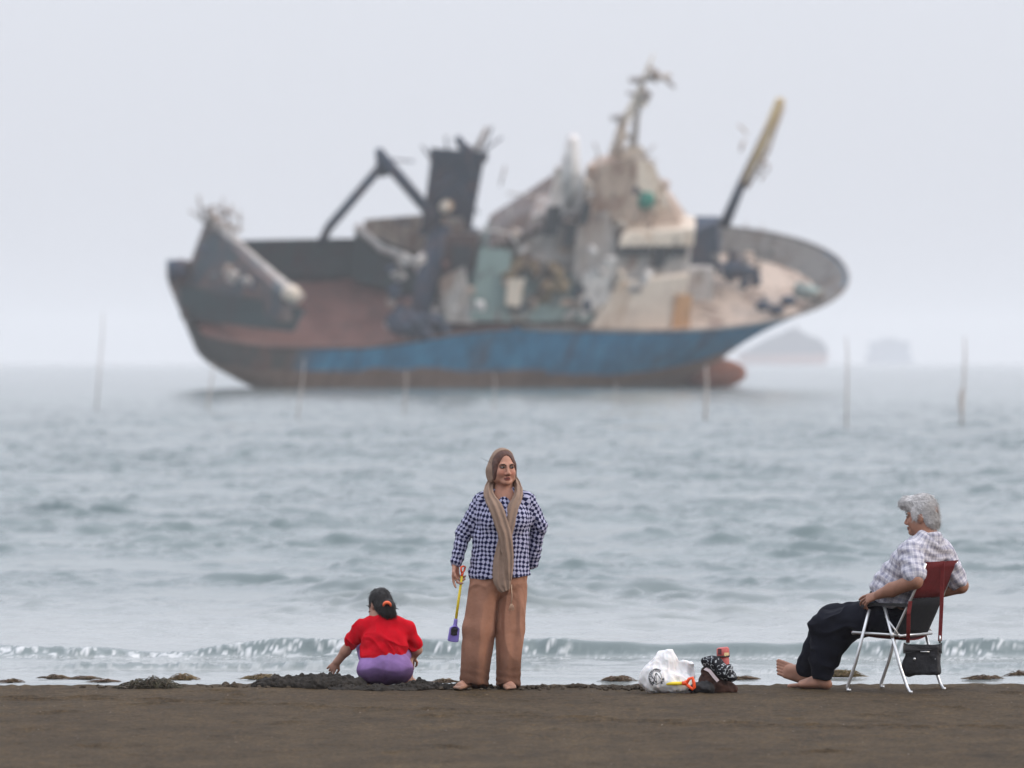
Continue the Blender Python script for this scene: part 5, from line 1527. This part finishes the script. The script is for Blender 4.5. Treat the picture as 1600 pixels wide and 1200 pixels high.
def make_brown_bag():
    O, k = spot(1122, 1082)
    X = lambda px: (px - 1122) * k
    Z = lambda py: (1082 - py) * k
    root = thing('slumped_bag', 'slumped dark brown bag on the sand under a black patterned cloth', 'bag', O)
    S_ = Solid(.0045)
    S_.econe((X(1113), .02, .045), (X(1103), .02, .145), (.095, .08), (.035, .03), k=.03); S_.econe((X(1118), .02, .05), (X(1122), .03, .130), (.10, .08), (.06, .05), k=.04)
    S_.econe((X(1122), .01, .03), (X(1148), .0, .022), (.07, .05), (.03, .024), (0, 0, 1), k=.04)
    S_.half((0, 0, .0), (0, 0, -1))
    m = mat_attr('brown_leather', .75, .4, 26, .006, 50, .2)
    S_.build('bag_body', m, root, lambda V: np.tile(np.array((.042, .020, .015)), (len(V), 1)) * (1 + .5 * vnoise(V * 30, 2))[:, None], disp=lambda V: .010 * fbm(V * 16, 13, 3))
    mb = MB(); mb.strip([(X(1101), -.075, Z(1044)), (X(1108), -.10, Z(1047)), (X(1115), -.112, Z(1056)), (X(1121), -.112, Z(1063))], (.8, 0, .6), .022, .006); mb.build('strap', mat_plain('pale_strap', (.55, .46, .47), .7), root)
    pz = thing('black_pouch', 'low black pouch on the sand between the white carrier bag and the brown bag', 'bag', O)
    S2 = Solid(.004); S2.ell((X(1100), -.06, .04), (.075, .06, .042), .02); S2.ell((X(1088), -.05, .03), (.05, .05, .03), .02); S2.half((0, 0, .0), (0, 0, -1))
    S2.build('pouch_body', mat_plain('black_fabric', (.014, .014, .016), .8, var=.3, scale=30, bmp=.004), pz, disp=lambda V: .014 * fbm(V * 18, 3))
    cl = thing('patterned_cloth', 'black cloth with white scribble pattern draped over the brown bag', 'cloth', O)
    S3 = Solid(.0035); sd = (0, .35, .94)
    S3.econe((X(1103), -.03, Z(1034)), (X(1117), -.05, Z(1035)), (.034, .06), (.045, .06), sd, .015); S3.econe((X(1117), -.05, Z(1036)), (X(1132), -.06, Z(1050)), (.045, .055), (.042, .055), (.6, .3, .7), .02)
    S3.econe((X(1132), -.06, Z(1050)), (X(1143), -.06, Z(1056)), (.045, .05), (.036, .04), (.6, .3, .7), .02)
    S3.ell((X(1139), -.03, Z(1042)), (.028, .04, .022), .012)
    def pc(V):
        n = vnoise(V * (52, 30, 52), 41); n2 = vnoise(V * (44, 30, 60), 43)
        ink = (np.abs(n) < .10) & (n2 > .0) | (np.abs(n2) < .07) & (n > .25)
        c = np.tile(np.array((.012, .013, .018)), (len(V), 1)); c[ink] = (.48, .52, .55); return c
    S3.build('cloth_folds', mat_attr('printed_cloth', .85, .1), cl, pc, disp=lambda V: .006 * fbm(V * 22, 9, 3))
    cn = thing('red_canister', 'small red canister with yellow label standing behind the patterned cloth', 'canister', O)
    y = .06; mr = mat_plain('faded_red', (.50, .10, .09), .5, var=.15, scale=30)
    mb = MB(); mb.tube([(X(1133), y, Z(1060)), (X(1132.5), y, Z(1040)), (X(1132), y, Z(1028)), (X(1131.5), y, Z(1027))], [.034, .034, .032, .028], 18); mb.build('canister_body', mr, cn, True)
    mb = MB(); mb.tube([(X(1130.5), y, Z(1028)), (X(1130.5), y, Z(1026.5)), (X(1129.8), y, Z(1014)), (X(1129.6), y, Z(1012.2))], [.036, .044, .043, .034], 18); mb.build('cap', mr, cn, True)
    mb = MB(); mb.tube([(X(1130.4), y, Z(1027.2)), (X(1130.3), y, Z(1024.8))], [.0455, .0455], 18); mb.build('band', mat_plain('dark_band', (.03, .018, .018), .6), cn, True)
    for nm, x0, x1, z0, z1, mm in (('label', 1131.5, 1139, 1020, 1025.5, mat_plain('yellow_label', (.72, .55, .28), .6)), ('dark_label', 1122, 1127.5, 1014, 1023, mat_plain('dark_label', (.10, .03, .035), .6))):
        V = []; n = 7
        for j in range(2):
            for i in range(n):
                x = (x0 + (x1 - x0) * i / (n - 1) - 1130.2) * k; yy = -math.sqrt(max(.0452 ** 2 - x * x, 0))
                V.append((X(1130.2) + x, y + yy, Z((z1, z0)[j])))
        V += [(a, b + .004, c) for a, b, c in V]; F = []
        for i in range(n - 1):
            F += [(i, i+1, n+i+1, n+i), (2*n+i, 3*n+i, 3*n+i+1, 2*n+i+1), (i, 2*n+i, 2*n+i+1, i+1), (n+i, n+i+1, 3*n+i+1, 3*n+i)]
        link_mesh(nm, V, F, mm, cn, False)
make_brown_bag()

# ------------------------------------------------------------------ dug sand, clods, weed
M_dug = mat_attr('dug_sand', .85, .25, 40, .010, 60, .15)
def lumps(name, loc, items, seed, vox=.006, amp=.012):
    """items: (x, y, half length, height)"""
    S_ = Solid(vox); r = np.random.default_rng(seed)
    for (x, y, w, h) in items:
        S_.ell((x, y, h * .25), (w, w * .8, h * .75), .02)
        for q in range(int(10 + w * 90)):
            a = r.uniform(0, 6.28); t = math.sqrt(r.uniform()) * .95; rad = r.uniform(.008, .022) * (1 + 2 * h)
            hz = h * max(.0, 1 - t * t) ** .7 * r.uniform(.8, 1.08)
            S_.ell((x + w * t * math.cos(a), y + w * .8 * t * math.sin(a), hz), (rad * r.uniform(.8, 1.3), rad, rad * r.uniform(.7, 1.1)), .006)
    S_.half((0, 0, -.02), (0, 0, -1))
    o = S_.build(name, M_dug, None, lambda V: np.tile(np.array((.030, .026, .022)), (len(V), 1)) * (1 + .35 * vnoise(V * 22, seed))[:, None] * (1 + .9 * sstep(.015, .0, V[:, 2]))[:, None], disp=lambda V: amp * fbm(V * 30, seed + 2, 4, .6))
    o.location = loc; return o
def dug_sand():
    O, k = spot(478, 1074.5)
    tag(lumps('sand_mound', O, [(-.16, 0, .18, .075), (.08, .02, .26, .088), (.26, .02, .16, .080), (-.27, -.04, .10, .040)], 3), 'dark mound of dug wet sand left of the squatting child', 'sand mound')
    O, k = spot(605, 1079)
    tag(lumps('sand_mound', O, [(-.17, .02, .14, .028), (-.02, 0, .14, .026), (.10, .0, .13, .028), (.24, .02, .08, .030), (-.30, .0, .1, .025)], 5), 'low ridge of dug sand in front of the squatting child\'s heels', 'sand mound')
    O, k = spot(672, 1076)
    tag(lumps('sand_mound', O, [(-.08, .02, .085, .060), (.04, .0, .11, .035), (.15, .0, .08, .020)], 9), 'small sand lump between the squatting child and the standing woman', 'sand mound')
    r = np.random.default_rng(12); S_ = Solid(.006)
    for i in range(330):
        x = r.uniform(-.75, 1.25); y = r.normal(0, .10); R = r.uniform(.005, .012) * (2.0 if r.uniform() < .10 else 1)
        S_.ell((x, y, R * .2), (R * 1.6, R * 1.3, R * .9), .008)
    for (x, h) in ((.05, .022), (.30, .018), (.42, .030), (.46, .028), (.18, .02), (.70, .018), (.90, .02), (-.18, .02), (-.3, .016)):
        for q in range(5): S_.ell((x + r.normal(0, .02), r.normal(0, .02), h * r.uniform(.3, .8)), (h * .8, h * .7, h * .6), .006)
    O, k = spot(800, 1076.5)
    o = S_.build('sand_crumbs', M_dug, None, (.060, .047, .034), disp=lambda V: .006 * fbm(V * 50, 3, 4, .6)); o.location = O + Vector((0, .05, .002)); tag(o, kind='stuff')
    S_ = Solid(.006)
    for i in range(60):
        x = r.uniform(-.9, .9); y = r.normal(0, .06); R = r.uniform(.006, .015) * (1.7 if r.uniform() < .15 else 1)
        S_.ell((x, y, R * .4 + .004), (R * 1.25, R, R * .9), .004)
    for x in (.12, .18, .35, .4): S_.ell((x, 0, .015), (.03, .03, .025), .01)
    O, k = spot(325, 1076); o = S_.build('sand_crumbs', M_dug, None, (.060, .047, .034), disp=lambda V: .006 * fbm(V * 50, 5, 4, .6)); o.location = O + Vector((0, .05, .002)); tag(o, kind='stuff')
dug_sand()

M_weed = mat_attr('seaweed', .6, .3, 30, .003, 60, .4)
def weed(px, py, w, h, seed, label, tone=(.085, .068, .030), d=None):
    """a washed up tuft of weed, w wide and h high in photo pixels"""
    if d is None: O, k = spot(px, py)
    else: k = d / FPX; O = Vector(((px - 800) * k, d, CAM_Z - (py - HY) * k))
    r = np.random.default_rng(seed); W, Hh = w * k / 2, h * k
    V, F, C = [], [], []
    def tuft(p0, p1, p2, rad, c):
        b = len(V); n = 5
        for i in range(n):
            t = i / (n - 1); p = (1-t)**2 * p0 + 2*t*(1-t) * p1 + t*t * p2; rr = rad * (1 - .6 * t)
            dd = nrm(p2 - p0); u = nrm(np.cross(dd, (0.1, 1, .2))); vv = np.cross(dd, u)
            for q in range(3):
                a = q * 2.094; V.append(p + rr * (u * math.cos(a) + vv * math.sin(a))); C.append(c)
        for i in range(n - 1):
            for q in range(3): F.append((b+i*3+q, b+i*3+(q+1)%3, b+(i+1)*3+(q+1)%3, b+(i+1)*3+q))
    n = int(60 + w * 5)
    bumps = [(r.uniform(-.8, .8), r.uniform(.45, 1.0), r.uniform(.2, .45)) for i in range(5)]
    for i in range(n):
        x = r.uniform(-1, 1); env = max(bh * math.exp(-((x - bx) / bw) ** 2) for bx, bh, bw in bumps) * math.sqrt(max(0, 1 - x * x)) + .12
        z = env * Hh * r.uniform(.1, 1.1); p0 = np.array((x * W, r.normal(0, W * .22), z * .5))
        L_ = r.uniform(.04, .11); th = r.uniform(0, 6.28)
        p1 = p0 + np.array((math.cos(th) * L_ * .5, math.sin(th) * L_ * .4, Hh * r.uniform(.15, .65) * env)); p2 = p0 + np.array((math.cos(th) * L_, math.sin(th) * L_ * .7, -z * .3))
        f = r.uniform(.45, 1.5); tuft(p0, p1, p2, r.uniform(.0025, .0055), np.array(tone) * f * np.array((1, r.uniform(.85, 1.1), 1)))
    xs = np.linspace(-1, 1, 25); b = len(V); m_ = 8
    for x in xs:
        env = max(bh * math.exp(-((x - bx) / bw) ** 2) for bx, bh, bw in bumps) * math.sqrt(max(0, 1 - x * x)) + .03
        for q in range(m_):
            a = math.pi * q / (m_ - 1); V.append(np.array((x * W, -math.cos(a) * W * .22 * math.sqrt(max(.02, 1 - x*x)), env * Hh * .72 * math.sin(a) * (1 + .2 * r.normal()) - .006))); C.append(np.array(tone) * .5)
    for i in range(24):
        for q in range(m_ - 1): F.append((b+i*m_+q, b+(i+1)*m_+q, b+(i+1)*m_+q+1, b+i*m_+q+1))
    o = link_mesh('seaweed_clump', V, F, M_weed, None, True, np.array(C)); o.location = O
    tag(o, label, 'seaweed', 'clumps of washed up seaweed')
weed(243, 1077, 108, 30, 2, 'large dark seaweed heap on the sand crest, left of the dug mound', (.065, .055, .032))
WL = [(86, 1060, 38, 6, 'pale seaweed tuft in the wash, leftmost of the two broad ones at the left edge'), (130, 1061, 34, 5, 'flat seaweed tuft in the wash behind the large heap\'s left end'),
      (163, 1065, 26, 4, 'thin seaweed wisp lying just left of the large dark heap'), (285, 1062, 40, 9, 'rounded olive seaweed clump in the wash behind the large dark heap'),
      (404, 1061, 46, 8, 'olive seaweed clump in the wash behind the left end of the dug mound'), (15, 1066, 18, 6, 'small brown seaweed lump at the left edge of the beach'),
      (690, 1066, 44, 6, 'flat seaweed strip in the wash beside the standing woman\'s foot'), (966, 1064, 42, 8, 'brown seaweed clump in the wash just left of the white carrier bag'),
      (1160, 1061, 36, 5, 'seaweed strip in the wash right of the patterned cloth'), (1318, 1057, 54, 11, 'golden seaweed clump in the wash seen behind the chair\'s front leg'),
      (1538, 1061, 60, 6, 'long flat seaweed strip in the wash right of the chair'), (1592, 1058, 30, 10, 'seaweed clump in the wash cut by the right edge')]
for i, (x, y, w, h, lab) in enumerate(WL):
    weed(x, y, w * .72, h * 1.5, 40 + i, lab, (.16, .115, .05) if i in (3, 9, 4) else (.11, .075, .042), d=FPX * (CAM_Z - SEA - .012) / (y - HY))
